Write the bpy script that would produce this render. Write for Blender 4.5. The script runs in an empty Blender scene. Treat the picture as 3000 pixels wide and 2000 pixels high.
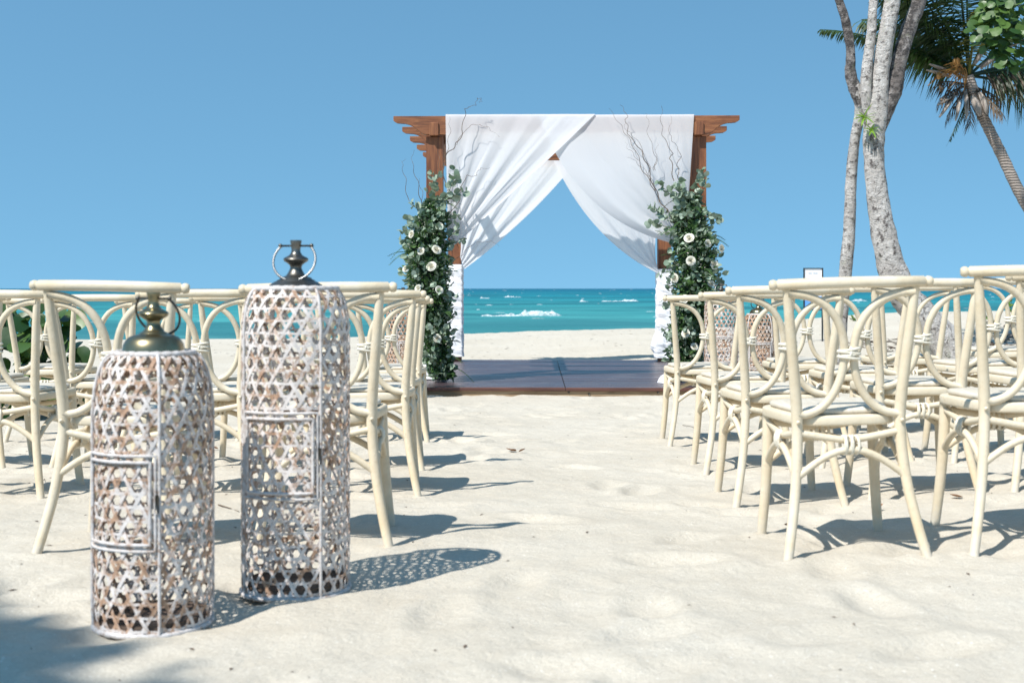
import bpy, math, random
import numpy as np
from mathutils import Vector, Matrix, Euler, Quaternion

random.seed(7)
RNG = np.random.default_rng(7)
R = math.radians
PI = math.pi
sc = bpy.context.scene
COL = sc.collection

# ------------------------------------------------------------------ camera, sky, sun, exposure
CAM_H = 0.865
FPX = 3750.0            # focal length in pixels of the 3000 px wide photograph
cam_d = bpy.data.cameras.new('camera')
cam_d.sensor_width = 36.0
cam_d.lens = 36.0 * FPX / 3000.0
cam_d.shift_y = -0.0517
cam_d.clip_start = 0.05
cam_d.clip_end = 30000
cam_d.dof.use_dof = True
cam_d.dof.focus_distance = 8.5
cam_d.dof.aperture_fstop = 5.0
cam = bpy.data.objects.new('camera', cam_d)
cam.location = (0, 0, CAM_H)
cam.rotation_euler = (R(90), 0, 0)
COL.objects.link(cam)
sc.camera = cam

SUN_DIR = Vector((-0.53, -0.57, 1.0)).normalized()      # towards the sun
SUN_EL = math.asin(SUN_DIR.z)
SUN_AZ = math.atan2(SUN_DIR.x, SUN_DIR.y)
world = bpy.data.worlds.new('World')
sc.world = world
world.use_nodes = True
wn, wl = world.node_tree.nodes, world.node_tree.links
for n in list(wn):
    wn.remove(n)
w_out = wn.new('ShaderNodeOutputWorld')
w_bg = wn.new('ShaderNodeBackground')
w_sky = wn.new('ShaderNodeTexSky')
w_sky.sky_type = 'NISHITA'
w_sky.sun_disc = False
w_sky.sun_elevation = SUN_EL
w_sky.sun_rotation = SUN_AZ
w_sky.altitude = 0
w_sky.air_density = 1.2
w_sky.dust_density = 0.0
w_sky.ozone_density = 4.0
w_bg.inputs['Strength'].default_value = 0.143
# clean tropical air: the pale band of the horizon is lifted out of the sky, the same all round
w_tc = wn.new('ShaderNodeTexCoord')
w_add = wn.new('ShaderNodeVectorMath'); w_add.operation = 'ADD'
w_add.inputs[1].default_value = (0, 0, 0.34)
w_nrm = wn.new('ShaderNodeVectorMath'); w_nrm.operation = 'NORMALIZE'
w_tint = wn.new('ShaderNodeMix'); w_tint.data_type = 'RGBA'; w_tint.blend_type = 'MULTIPLY'
w_tint.inputs[0].default_value = 1.0
w_tint.inputs[7].default_value = (0.73, 0.99, 0.90, 1)
wl.new(w_tc.outputs['Generated'], w_add.inputs[0])
wl.new(w_add.outputs[0], w_nrm.inputs[0])
wl.new(w_nrm.outputs[0], w_sky.inputs['Vector'])
wl.new(w_sky.outputs['Color'], w_tint.inputs[6])
wl.new(w_tint.outputs[2], w_bg.inputs['Color'])
wl.new(w_bg.outputs['Background'], w_out.inputs['Surface'])

sun_d = bpy.data.lights.new('sun', 'SUN')
sun_d.energy = 4.75
sun_d.angle = R(0.53)
sun_d.color = (1.0, 0.97, 0.925)
sun = bpy.data.objects.new('sun', sun_d)
sun.rotation_euler = (-SUN_DIR).to_track_quat('-Z', 'Y').to_euler()
sun.location = (-20, -20, 40)
COL.objects.link(sun)

sc.view_settings.view_transform = 'Standard'
sc.view_settings.look = 'None'
sc.view_settings.gamma = 1.0
sc.view_settings.exposure = 0.48
sc.view_settings.use_curve_mapping = False
sc.render.engine = 'CYCLES'
sc.cycles.use_denoising = True
sc.cycles.denoising_prefilter = 'ACCURATE'
sc.cycles.max_bounces = 8
sc.cycles.transparent_max_bounces = 12

# ------------------------------------------------------------------ helpers
def P(px, py, d):
    """world point that the photograph shows at (px, py) when it stands d metres away"""
    return Vector(((px - 1500.0) / FPX * d, d, CAM_H - (py - 845.0) / FPX * d))

OFF = {}

class MB:
    def __init__(s):
        s.v, s.f = [], []
    def quad_grid(s, pts, closed_u=False, closed_v=False):
        """pts[i][j]"""
        nu, nv = len(pts), len(pts[0])
        b = len(s.v)
        for row in pts:
            s.v.extend(tuple(p) for p in row)
        for i in range(nu if closed_u else nu - 1):
            for j in range(nv if closed_v else nv - 1):
                i2, j2 = (i + 1) % nu, (j + 1) % nv
                s.f.append((b + i * nv + j, b + i2 * nv + j, b + i2 * nv + j2, b + i * nv + j2))
        return b
    def tube(s, pts, rad, n=10, closed=False, cap=True):
        pts = [Vector(p) for p in pts]
        m = len(pts)
        if not hasattr(rad, '__len__'):
            rad = [rad] * m
        tans = []
        for i in range(m):
            if closed:
                t = pts[(i + 1) % m] - pts[i - 1]
            else:
                t = pts[min(i + 1, m - 1)] - pts[max(i - 1, 0)]
            tans.append(t.normalized() if t.length > 1e-9 else Vector((0, 0, 1)))
        ref = Vector((0, 0, 1)) if abs(tans[0].z) < 0.9 else Vector((1, 0, 0))
        nrm = (ref - tans[0] * ref.dot(tans[0])).normalized()
        rings = []
        for i in range(m):
            nrm = nrm - tans[i] * nrm.dot(tans[i])
            nrm = nrm.normalized() if nrm.length > 1e-9 else tans[i].orthogonal().normalized()
            bn = tans[i].cross(nrm)
            rings.append([pts[i] + (nrm * math.cos(2 * PI * k / n) + bn * math.sin(2 * PI * k / n)) * rad[i] for k in range(n)])
        b = s.quad_grid(rings, closed_u=closed, closed_v=True)
        if cap and not closed:
            s.f.append(tuple(b + k for k in range(n))[::-1])
            s.f.append(tuple(b + (m - 1) * n + k for k in range(n)))
    def lathe(s, prof, n=24, c=(0, 0, 0), cap=True):
        rings = [[(c[0] + r * math.cos(2 * PI * k / n), c[1] + r * math.sin(2 * PI * k / n), c[2] + z) for k in range(n)] for r, z in prof]
        b = s.quad_grid(rings, closed_v=True)
        if cap:
            s.f.append(tuple(b + k for k in range(n))[::-1])
            s.f.append(tuple(b + (len(prof) - 1) * n + k for k in range(n)))
    def box(s, lo, hi, bev=0.0):
        x0, y0, z0 = lo
        x1, y1, z1 = hi
        if bev <= 0:
            b = len(s.v)
            s.v += [(x0, y0, z0), (x1, y0, z0), (x1, y1, z0), (x0, y1, z0), (x0, y0, z1), (x1, y0, z1), (x1, y1, z1), (x0, y1, z1)]
            for q in ((0, 3, 2, 1), (4, 5, 6, 7), (0, 1, 5, 4), (1, 2, 6, 5), (2, 3, 7, 6), (3, 0, 4, 7)):
                s.f.append(tuple(b + i for i in q))
        else:
            e = bev
            ring = lambda i, z: [(x0 + i, y0 + i, z), (x1 - i, y0 + i, z), (x1 - i, y1 - i, z), (x0 + i, y1 - i, z)]
            s.stack([ring(e, z0), ring(0, z0 + e), ring(0, z1 - e), ring(e, z1)])
    def stack(s, rings):
        n = len(rings[0])
        b = s.quad_grid(rings, closed_v=True)
        s.f.append(tuple(b + k for k in range(n))[::-1])
        s.f.append(tuple(b + (len(rings) - 1) * n + k for k in range(n)))
    def mesh(s, name, mat=None, smooth=True, off=(0, 0, 0)):
        me = bpy.data.meshes.new(name)
        ox, oy, oz = off
        v = [(a - ox, b - oy, c - oz) for a, b, c in s.v] if any(off) else [tuple(p) for p in s.v]
        me.from_pydata(v, [], s.f)
        if smooth:
            me.polygons.foreach_set('use_smooth', [True] * len(me.polygons))
        if mat:
            me.materials.append(mat)
        me.update()
        return me
    def build(s, name, mat, parent=None, smooth=True, auto=None):
        off = OFF.get(parent.name, (0, 0, 0)) if parent else (0, 0, 0)
        me = s.mesh(name, mat, smooth, off)
        o = bpy.data.objects.new(name, me)
        COL.objects.link(o)
        if parent:
            o.parent = parent
            OFF[o.name] = off
        if auto:
            try:
                me.set_sharp_from_angle(angle=R(auto))
            except Exception:
                pass
        return o

def tag(o, label=None, cat=None, group=None, kind=None):
    if label: o['label'] = label
    if cat: o['category'] = cat
    if group: o['group'] = group
    if kind: o['kind'] = kind
    return o

def thing(name, loc, label, cat, group=None):
    o = bpy.data.objects.new(name, None)
    o.empty_display_size = 0.1
    COL.objects.link(o)
    o.location = loc
    OFF[o.name] = tuple(loc)
    return tag(o, label, cat, group)

def inst(name, me, parent, loc, rot=None, scale=1.0):
    """a mesh placed at world loc as a child of parent (parents carry no rotation)"""
    o = bpy.data.objects.new(name, me)
    COL.objects.link(o)
    off = OFF.get(parent.name, (0, 0, 0)) if parent else (0, 0, 0)
    M = (rot.to_matrix().to_4x4() if rot is not None else Matrix.Identity(4))
    if not hasattr(scale, '__len__'):
        scale = (scale,) * 3
    M = Matrix.Translation(Vector(loc) - Vector(off)) @ M @ Matrix.Diagonal((*scale, 1.0))
    if parent:
        o.parent = parent
        OFF[o.name] = off
    o.matrix_basis = M
    return o

def copy_tree(o, parent=None):
    c = o.copy()
    COL.objects.link(c)
    c.parent = parent
    for ch in list(o.children):
        copy_tree(ch, c)
    return c

def crom(pts, k=6):
    """Catmull-Rom through pts (tuples of any length)"""
    A = [np.array(p, float) for p in pts]
    A = [2 * A[0] - A[1]] + A + [2 * A[-1] - A[-2]]
    out = []
    for i in range(1, len(A) - 2):
        for j in range(k):
            t = j / k
            p0, p1, p2, p3 = A[i - 1], A[i], A[i + 1], A[i + 2]
            out.append(0.5 * (2 * p1 + (p2 - p0) * t + (2 * p0 - 5 * p1 + 4 * p2 - p3) * t * t + (3 * p1 - p0 - 3 * p2 + p3) * t ** 3))
    out.append(A[-2])
    return out

def sstep(a, b, x):
    t = np.clip((x - a) / (b - a), 0, 1)
    return t * t * (3 - 2 * t)

_perm = RNG.permutation(4096)
_grad = RNG.uniform(0, 2 * PI, 4096)
def perlin(x, y):
    xi, yi = np.floor(x).astype(int), np.floor(y).astype(int)
    xf, yf = x - xi, y - yi
    def g(ix, iy, dx, dy):
        a = _grad[_perm[(ix + _perm[iy & 4095]) & 4095]]
        return np.cos(a) * dx + np.sin(a) * dy
    u = xf ** 3 * (xf * (xf * 6 - 15) + 10)
    v = yf ** 3 * (yf * (yf * 6 - 15) + 10)
    n00, n10 = g(xi, yi, xf, yf), g(xi + 1, yi, xf - 1, yf)
    n01, n11 = g(xi, yi + 1, xf, yf - 1), g(xi + 1, yi + 1, xf - 1, yf - 1)
    return (n00 * (1 - u) + n10 * u) * (1 - v) + (n01 * (1 - u) + n11 * u) * v

# ------------------------------------------------------------------ materials
class Mat:
    def __init__(s, name):
        s.m = bpy.data.materials.new(name)
        s.m.use_nodes = True
        s.N, s.L = s.m.node_tree.nodes, s.m.node_tree.links
        s.b = s.N['Principled BSDF']
        s.out = s.N['Material Output']
        s._c = None
    def coord(s, kind='Object'):
        if s._c is None:
            s._c = s.N.new('ShaderNodeTexCoord')
        return s._c.outputs[kind]
    def mapping(s, scale=(1, 1, 1), kind='Object', rot=(0, 0, 0)):
        m = s.N.new('ShaderNodeMapping')
        m.inputs['Scale'].default_value = scale
        m.inputs['Rotation'].default_value = rot
        s.L.new(s.coord(kind), m.inputs['Vector'])
        return m.outputs['Vector']
    def noise(s, scale, detail=4, rough=0.55, vec=None, dist=0.0):
        n = s.N.new('ShaderNodeTexNoise')
        n.inputs['Scale'].default_value = scale
        n.inputs['Detail'].default_value = detail
        n.inputs['Roughness'].default_value = rough
        n.inputs['Distortion'].default_value = dist
        s.L.new(vec if vec is not None else s.coord(), n.inputs['Vector'])
        return n.outputs['Fac']
    def voronoi(s, scale, vec=None, feature='F1', out='Distance'):
        n = s.N.new('ShaderNodeTexVoronoi')
        n.feature = feature
        n.inputs['Scale'].default_value = scale
        s.L.new(vec if vec is not None else s.coord(), n.inputs['Vector'])
        return n.outputs[out]
    def ramp(s, fac, stops, interp='LINEAR'):
        n = s.N.new('ShaderNodeValToRGB')
        n.color_ramp.interpolation = interp
        e = n.color_ramp.elements
        while len(e) < len(stops):
            e.new(0.5)
        for i, (p, c) in enumerate(stops):
            e[i].position = p
            e[i].color = (c, c, c, 1) if not hasattr(c, '__len__') else (*c, 1)
        s.L.new(fac, n.inputs['Fac'])
        return n.outputs['Color']
    def mix(s, fac, a, b, mode='MIX'):
        n = s.N.new('ShaderNodeMix')
        n.data_type = 'RGBA'
        n.blend_type = mode
        for sock, v in ((n.inputs[0], fac), (n.inputs[6], a), (n.inputs[7], b)):
            if hasattr(v, 'is_linked') or hasattr(v, 'links'):
                s.L.new(v, sock)
            elif hasattr(v, '__len__'):
                sock.default_value = (*v, 1)
            else:
                sock.default_value = v
        return n.outputs[2]
    def math(s, op, a, b=0.0):
        n = s.N.new('ShaderNodeMath')
        n.operation = op
        for i, v in enumerate((a, b)):
            if hasattr(v, 'links'):
                s.L.new(v, n.inputs[i])
            else:
                n.inputs[i].default_value = v
        return n.outputs[0]
    def rand(s):
        n = s.N.new('ShaderNodeObjectInfo')
        return n.outputs['Random']
    def color(s, v):
        if hasattr(v, 'links'):
            s.L.new(v, s.b.inputs['Base Color'])
        else:
            s.b.inputs['Base Color'].default_value = (*v, 1)
        return s
    def set(s, **k):
        for n, v in k.items():
            n = n.replace('_', ' ')
            for key in s.b.inputs.keys():
                if key.lower() == n.lower():
                    if hasattr(v, 'links'):
                        s.L.new(v, s.b.inputs[key])
                    else:
                        s.b.inputs[key].default_value = v
        return s
    def bump(s, h, strength=0.3, dist=0.01):
        n = s.N.new('ShaderNodeBump')
        n.inputs['Strength'].default_value = strength
        n.inputs['Distance'].default_value = dist
        s.L.new(h, n.inputs['Height'])
        s.L.new(n.outputs['Normal'], s.b.inputs['Normal'])
        return s
    def translucent(s, col, fac):
        t = s.N.new('ShaderNodeBsdfTranslucent')
        if hasattr(col, 'links'):
            s.L.new(col, t.inputs['Color'])
        else:
            t.inputs['Color'].default_value = (*col, 1)
        mx = s.N.new('ShaderNodeMixShader')
        mx.inputs[0].default_value = fac
        s.L.new(s.b.outputs[0], mx.inputs[1])
        s.L.new(t.outputs[0], mx.inputs[2])
        s.L.new(mx.outputs[0], s.out.inputs['Surface'])
        return s

# sand
m = Mat('sand')
big = m.noise(0.9, 5, 0.6)
fine = m.noise(55, 4, 0.7)
grain = m.noise(420, 2, 0.8)
c = m.ramp(big, [(0.3, (0.515, 0.465, 0.378)), (0.7, (0.60, 0.553, 0.465))])
mid = m.noise(7, 5, 0.65)
c = m.mix(m.ramp(mid, [(0.45, 0.0), (0.72, 0.45)]), c, (0.53, 0.465, 0.365))
c = m.mix(m.ramp(fine, [(0.35, 0.0), (0.75, 0.5)]), c, (0.43, 0.385, 0.31))
speck = m.ramp(m.noise(95, 2, 0.6), [(0.66, 0.0), (0.71, 1.0)])
c = m.mix(m.ramp(m.noise(210, 2, 0.7), [(0.30, 0.35), (0.55, 0.0)]), c, (0.36, 0.31, 0.245))
c = m.mix(m.math('MULTIPLY', speck, 0.5), c, (0.27, 0.22, 0.165))
shell = m.ramp(m.noise(120, 1, 0.5, vec=m.mapping((1, 1, 1), rot=(0.4, 0.2, 1.1))), [(0.715, 0.0), (0.74, 1.0)])
c = m.mix(m.math('MULTIPLY', shell, 0.6), c, (0.8, 0.78, 0.74))
m.color(c).set(Roughness=0.95, Specular_IOR_Level=0.15)
hgt = m.math('ADD', m.math('ADD', m.math('MULTIPLY', fine, 0.6), m.math('MULTIPLY', grain, 0.25)), m.math('MULTIPLY', m.noise(24, 3, 0.6), 0.9))
m.bump(hgt, 0.8, 0.010)
M_SAND = m.m

# sea
m = Mat('sea_water')
sep = m.N.new('ShaderNodeSeparateXYZ')
m.L.new(m.coord(), sep.inputs[0])
yy = m.math('LOGARITHM', m.math('MAXIMUM', sep.outputs['Y'], 1.0), 10.0)
depthc = m.ramp(m.math('MULTIPLY', yy, 0.25), [(0.38, (0.20, 0.45, 0.41)), (0.45, (0.075, 0.33, 0.315)), (0.53, (0.04, 0.25, 0.255)), (0.62, (0.012, 0.20, 0.24)), (0.74, (0.003, 0.145, 0.21)), (0.9, (0.003, 0.085, 0.165))])
reef = m.ramp(m.noise(1.0, 3, 0.5, vec=m.mapping((0.022, 0.05, 1))), [(0.47, 0.0), (0.58, 1.0)])
swell_shade = m.noise(1.0, 5, 0.6, vec=m.mapping((0.05, 0.22, 1)))
depthc = m.mix(m.ramp(swell_shade, [(0.42, 0.0), (0.70, 0.4)]), depthc, (0.008, 0.10, 0.13))  # dark streaks painted in for the shaded faces of the waves
c = m.mix(m.math('MULTIPLY', reef, 0.6), depthc, (0.012, 0.085, 0.11))
m.color(c)
m.set(Roughness=0.4, IOR=1.33, Specular_IOR_Level=0.07)
rip = m.noise(1.0, 5, 0.65, vec=m.mapping((0.9, 2.0, 1)))
m.bump(rip, 0.55, 0.25)
M_SEA = m.m

m = Mat('sea_foam')
fa = m.noise(1.0, 6, 0.75, vec=m.mapping((2.2, 2.2, 9)))
m.color((0.84, 0.87, 0.87)).set(Roughness=0.9, Alpha=m.ramp(fa, [(0.36, 0.0), (0.66, 1.0)])).bump(m.noise(6, 5, 0.7), 0.6, 0.08)
M_FOAM = m.m

# cream lacquered rattan
m = Mat('cream_rattan')
st = m.noise(5.0, 4, 0.6)
big = m.noise(7, 3, 0.5)
c = m.ramp(st, [(0.30, (0.565, 0.465, 0.32)), (0.48, (0.635, 0.545, 0.40)), (0.7, (0.675, 0.595, 0.46))])
c = m.mix(m.ramp(big, [(0.45, 0.0), (0.75, 0.5)]), c, (0.655, 0.60, 0.485))
c = m.mix(m.ramp(m.noise(2.6, 5, 0.7), [(0.47, 0.0), (0.66, 0.75)]), c, (0.555, 0.435, 0.265))  # tan patches: uneven wood, with warm shading put into the colour
c = m.mix(m.ramp(m.noise(34, 5, 0.75), [(0.56, 0.0), (0.70, 0.5)]), c, (0.45, 0.34, 0.21))
c = m.mix(m.math('MULTIPLY', m.rand(), 0.22), c, (0.60, 0.50, 0.34))
zs_ = m.N.new('ShaderNodeSeparateXYZ')
m.L.new(m.coord(), zs_.inputs[0])
sandy = m.math('SUBTRACT', m.math('ADD', m.noise(26, 4, 0.7), 0.06), m.math('MULTIPLY', zs_.outputs['Z'], 6.0))
c = m.mix(m.ramp(sandy, [(0.2, 0.0), (0.42, 0.8)]), c, (0.56, 0.51, 0.42))      # dry sand clinging to the feet
m.color(c).set(Roughness=m.ramp(big, [(0.3, 0.38), (0.7, 0.58)]), Specular_IOR_Level=0.35)
m.bump(m.noise(60, 4, 0.65), 0.25, 0.005)
M_RATTAN = m.m
m = Mat('cream_cord')
m.color(m.ramp(m.noise(90, 3), [(0.3, (0.58, 0.52, 0.40)), (0.7, (0.74, 0.70, 0.60))])).set(Roughness=0.8)
m.bump(m.noise(260, 2), 0.5, 0.002)
M_CORD = m.m
m = Mat('seat_wood')
g = m.noise(2.2, 5, 0.6, vec=m.mapping((30, 3, 3)))
m.color(m.ramp(g, [(0.3, (0.52, 0.45, 0.345)), (0.65, (0.63, 0.575, 0.475))])).set(Roughness=0.5)
m.bump(g, 0.15, 0.003)
M_SEAT = m.m

# white-washed cane for the lanterns
def cane(name, lo, hi):
    m = Mat(name)
    n1 = m.noise(24, 5, 0.7)
    n2 = m.noise(85, 3, 0.7)
    cane_c = m.ramp(n2, [(0.3, (0.24, 0.14, 0.085)), (0.6, (0.45, 0.28, 0.18)), (0.8, (0.54, 0.39, 0.27))])
    f = m.math('ADD', m.math('MULTIPLY', n1, 0.88), m.math('MULTIPLY', m.rand(), 0.10))
    f = m.math('ADD', f, m.math('MULTIPLY', n2, 0.2))
    c = m.mix(m.ramp(f, [(lo, 0.0), (hi, 1.0)]), cane_c, (0.64, 0.585, 0.545))
    m.color(c).set(Roughness=0.75)
    m.bump(n2, 0.4, 0.002)
    return m.m
M_CANE_W = cane('whitewashed_cane', 0.50, 0.61)
M_CANE_O = cane('worn_whitewashed_cane', 0.54, 0.65)
M_CANE_DARK = cane('brown_whitewashed_cane', 0.62, 0.74)
m = Mat('whitewashed_cord')
n1 = m.noise(45, 4, 0.7)
m.color(m.ramp(n1, [(0.32, (0.30, 0.19, 0.13)), (0.46, (0.50, 0.46, 0.43)), (0.7, (0.62, 0.59, 0.575))])).set(Roughness=0.8)
m.bump(m.noise(220, 2), 0.6, 0.003)
M_WCORD = m.m
m = Mat('aged_brass')
n1 = m.noise(30, 4, 0.6)
m.color(m.ramp(n1, [(0.3, (0.17, 0.145, 0.085)), (0.7, (0.32, 0.28, 0.17))])).set(Metallic=0.95, Roughness=m.ramp(n1, [(0.3, 0.38), (0.7, 0.24)]))
M_BRASS = m.m
m = Mat('dull_pewter')
n1 = m.noise(30, 4, 0.6)
m.color(m.ramp(n1, [(0.3, (0.10, 0.095, 0.085)), (0.7, (0.20, 0.19, 0.165))])).set(Metallic=0.95, Roughness=m.ramp(n1, [(0.3, 0.46), (0.7, 0.32)]))
M_PEWTER = m.m
m = Mat('dark_iron')
m.color((0.09, 0.085, 0.075)).set(Metallic=0.9, Roughness=0.38)
M_IRON = m.m
m = Mat('steel_ring')
m.color((0.24, 0.24, 0.235)).set(Metallic=1.0, Roughness=0.36)
M_STEEL = m.m
m = Mat('lantern_base_wood')
m.color(m.ramp(m.noise(20, 4), [(0.3, (0.05, 0.03, 0.02)), (0.7, (0.12, 0.08, 0.055))])).set(Roughness=0.8)
M_LBASE = m.m

# pergola timber
m = Mat('stained_timber')
g = m.noise(1.6, 6, 0.65, vec=m.mapping((22, 22, 1.6)), dist=0.6)
m.color(m.ramp(g, [(0.28, (0.045, 0.014, 0.006)), (0.46, (0.15, 0.050, 0.018)), (0.62, (0.24, 0.09, 0.032)), (0.8, (0.36, 0.16, 0.065))])).set(Roughness=0.6)
m.bump(g, 0.2, 0.006)
M_TIMB_V = m.m
m = Mat('stained_timber_beam')
g = m.noise(1.6, 6, 0.65, vec=m.mapping((1.6, 22, 22)), dist=0.6)
m.color(m.ramp(g, [(0.28, (0.05, 0.016, 0.007)), (0.46, (0.17, 0.058, 0.020)), (0.62, (0.26, 0.10, 0.036)), (0.8, (0.38, 0.18, 0.075))])).set(Roughness=0.6)
m.bump(g, 0.2, 0.006)
M_TIMB_H = m.m
m = Mat('deck_plank')
g = m.noise(1.3, 6, 0.7, vec=m.mapping((1.2, 40, 20)), dist=0.3)
c = m.ramp(g, [(0.25, (0.030, 0.019, 0.021)), (0.5, (0.060, 0.040, 0.044)), (0.75, (0.10, 0.07, 0.074))])
c = m.mix(m.math('MULTIPLY', m.rand(), 0.35), c, (0.09, 0.055, 0.06))
dust = m.ramp(m.noise(2.2, 5, 0.7), [(0.52, 0.0), (0.8, 0.35)])
c = m.mix(dust, c, (0.26, 0.22, 0.20))
m.color(c).set(Roughness=m.ramp(g, [(0.3, 0.22), (0.7, 0.38)]), Specular_IOR_Level=0.6)
w = m.N.new('ShaderNodeTexWave')
w.bands_direction = 'Y'
w.inputs['Scale'].default_value = 22
m.L.new(m.coord(), w.inputs['Vector'])
m.bump(m.math('ADD', m.math('MULTIPLY', w.outputs['Fac'], 0.6), g), 0.35, 0.004)
M_DECK = m.m
m = Mat('raw_timber')
g = m.noise(1.6, 6, 0.7, vec=m.mapping((1.5, 20, 24)), dist=0.8)
m.color(m.ramp(g, [(0.3, (0.12, 0.075, 0.04)), (0.55, (0.33, 0.23, 0.135)), (0.8, (0.46, 0.36, 0.24))])).set(Roughness=0.8)
M_RAW = m.m
m = Mat('fascia_timber')
m.color(m.ramp(m.noise(1.6, 5, 0.6, vec=m.mapping((1.5, 20, 24))), [(0.3, (0.05, 0.02, 0.015)), (0.7, (0.14, 0.055, 0.038))])).set(Roughness=0.5)
M_FASCIA = m.m

# white drape
m = Mat('white_voile')
wv = m.noise(120, 2, 0.5, vec=m.mapping((1, 1, 0.25)))
m.color((0.86, 0.86, 0.87)).set(Roughness=0.9, Specular_IOR_Level=0.1)
m.translucent((0.86, 0.86, 0.88), 0.52)
vt = m.N.new('ShaderNodeBsdfTransparent')
vm = m.N.new('ShaderNodeMixShader')
vm.inputs[0].default_value = 0.03
m.L.new(m.out.inputs['Surface'].links[0].from_socket, vm.inputs[1])
m.L.new(vt.outputs[0], vm.inputs[2])
m.L.new(vm.outputs[0], m.out.inputs['Surface'])
M_VOILE = m.m
m = Mat('white_wrap_cloth')
m.color((0.80, 0.80, 0.815)).set(Roughness=0.9, Specular_IOR_Level=0.1)
m.bump(m.noise(14, 4, 0.6, vec=m.mapping((0.6, 0.6, 4))), 0.5, 0.02)
M_WRAP = m.m

# leaves
def leafmat(name, dark, light, trans, rough=0.5, tf=0.3, scale=22, use_rand=0.5):
    m = Mat(name)
    v = m.voronoi(scale, out='Color')
    sp = m.N.new('ShaderNodeSeparateColor')
    m.L.new(v, sp.inputs[0])
    f = m.math('ADD', m.math('MULTIPLY', sp.outputs[0], 1 - use_rand), m.math('MULTIPLY', m.rand(), use_rand))
    c = m.ramp(f, [(0.15, dark), (0.85, light)])
    m.color(c).set(Roughness=rough, Specular_IOR_Level=0.4)
    m.translucent(trans, tf)
    return m.m
M_EUC = leafmat('eucalyptus_leaf', (0.15, 0.215, 0.145), (0.40, 0.475, 0.385), (0.17, 0.27, 0.15), 0.55, 0.2, 22, 0.8)
M_EUC_S = leafmat('eucalyptus_foliage', (0.08, 0.14, 0.085), (0.36, 0.44, 0.33), (0.14, 0.24, 0.13), 0.55, 0.2, 18, 0.0)
M_FERN = leafmat('dark_fern', (0.02, 0.06, 0.016), (0.10, 0.19, 0.05), (0.05, 0.14, 0.03), 0.6, 0.2, 14, 0.0)
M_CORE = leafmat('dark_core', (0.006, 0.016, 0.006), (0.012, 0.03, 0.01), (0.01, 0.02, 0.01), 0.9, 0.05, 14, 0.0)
M_GRAPE = leafmat('sea_grape_leaf', (0.014, 0.045, 0.010), (0.075, 0.14, 0.03), (0.12, 0.24, 0.03), 0.42, 0.12, 9, 0.9)
M_GRAPE_S = leafmat('sea_grape_foliage', (0.02, 0.06, 0.015), (0.09, 0.18, 0.045), (0.14, 0.28, 0.04), 0.35, 0.3, 8, 0.0)
M_PALM = leafmat('palm_leaflet', (0.010, 0.030, 0.008), (0.042, 0.078, 0.02), (0.08, 0.12, 0.02), 0.4, 0.25, 3, 0.0)
M_PALM_Y = leafmat('yellow_palm_leaflet', (0.12, 0.12, 0.02), (0.30, 0.25, 0.05), (0.3, 0.25, 0.05), 0.5, 0.25, 3, 0.0)
M_PALM_D = leafmat('dead_palm_leaflet', (0.04, 0.028, 0.018), (0.17, 0.125, 0.085), (0.09, 0.06, 0.035), 0.7, 0.15, 3, 0.0)
M_WEED = leafmat('beach_weed_leaf', (0.06, 0.13, 0.02), (0.17, 0.27, 0.05), (0.2, 0.35, 0.05), 0.5, 0.3, 15, 0.0)
M_SPROUT = leafmat('bright_sprout_leaf', (0.11, 0.24, 0.025), (0.26, 0.42, 0.06), (0.3, 0.5, 0.05), 0.45, 0.4, 15, 0.0)
m = Mat('rose_petal')
m.color(m.ramp(m.noise(30, 2), [(0.3, (0.70, 0.66, 0.53)), (0.7, (0.80, 0.78, 0.70))])).set(Roughness=0.7)
m.translucent((0.7, 0.66, 0.5), 0.2)
M_ROSE = m.m
m = Mat('filler_blossom')
m.color((0.55, 0.50, 0.42)).set(Roughness=0.8)
M_FILL = m.m
m = Mat('willow_twig')
m.color(m.ramp(m.noise(14, 3), [(0.3, (0.06, 0.04, 0.028)), (0.7, (0.16, 0.11, 0.075))])).set(Roughness=0.7)
M_TWIG = m.m
m = Mat('green_stem')
m.color((0.09, 0.10, 0.05)).set(Roughness=0.6)
M_STEM = m.m
# bark
def bark(name, pale, mid, dark, patch=0.52):
    m = Mat(name)
    v1 = m.noise(5.0, 6, 0.7, vec=m.mapping((1.3, 1.3, 0.7)))
    v2 = m.noise(14, 5, 0.65)
    v3 = m.noise(11, 6, 0.75, vec=m.mapping((1, 1, 1.6)), dist=1.2)
    c = m.mix(m.ramp(v1, [(0.38, 0.0), (0.60, 1.0)]), pale, mid)
    c = m.mix(m.ramp(v2, [(patch, 0.0), (patch + 0.1, 0.9)]), c, dark)
    c = m.mix(m.ramp(m.noise(9, 4), [(0.60, 0.0), (0.7, 0.5)]), c, (0.20, 0.22, 0.13))
    c = m.mix(m.ramp(v3, [(0.385, 0.85), (0.44, 0.0)]), c, (0.10, 0.085, 0.075))
    m.color(c).set(Roughness=0.9)
    m.bump(m.math('ADD', v3, v2), 1.0, 0.05)
    return m.m
M_BARK = bark('pale_blotched_bark', (0.66, 0.63, 0.59), (0.48, 0.445, 0.41), (0.085, 0.07, 0.065), 0.54)
M_BARK_D = bark('dark_blotched_bark', (0.36, 0.33, 0.31), (0.15, 0.13, 0.12), (0.045, 0.04, 0.038), 0.47)
m = Mat('palm_bark')
w = m.N.new('ShaderNodeTexWave')
w.bands_direction = 'Z'
w.inputs['Scale'].default_value = 9
w.inputs['Distortion'].default_value = 5.0
w.inputs['Detail'].default_value = 3
m.L.new(m.coord(), w.inputs['Vector'])
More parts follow.
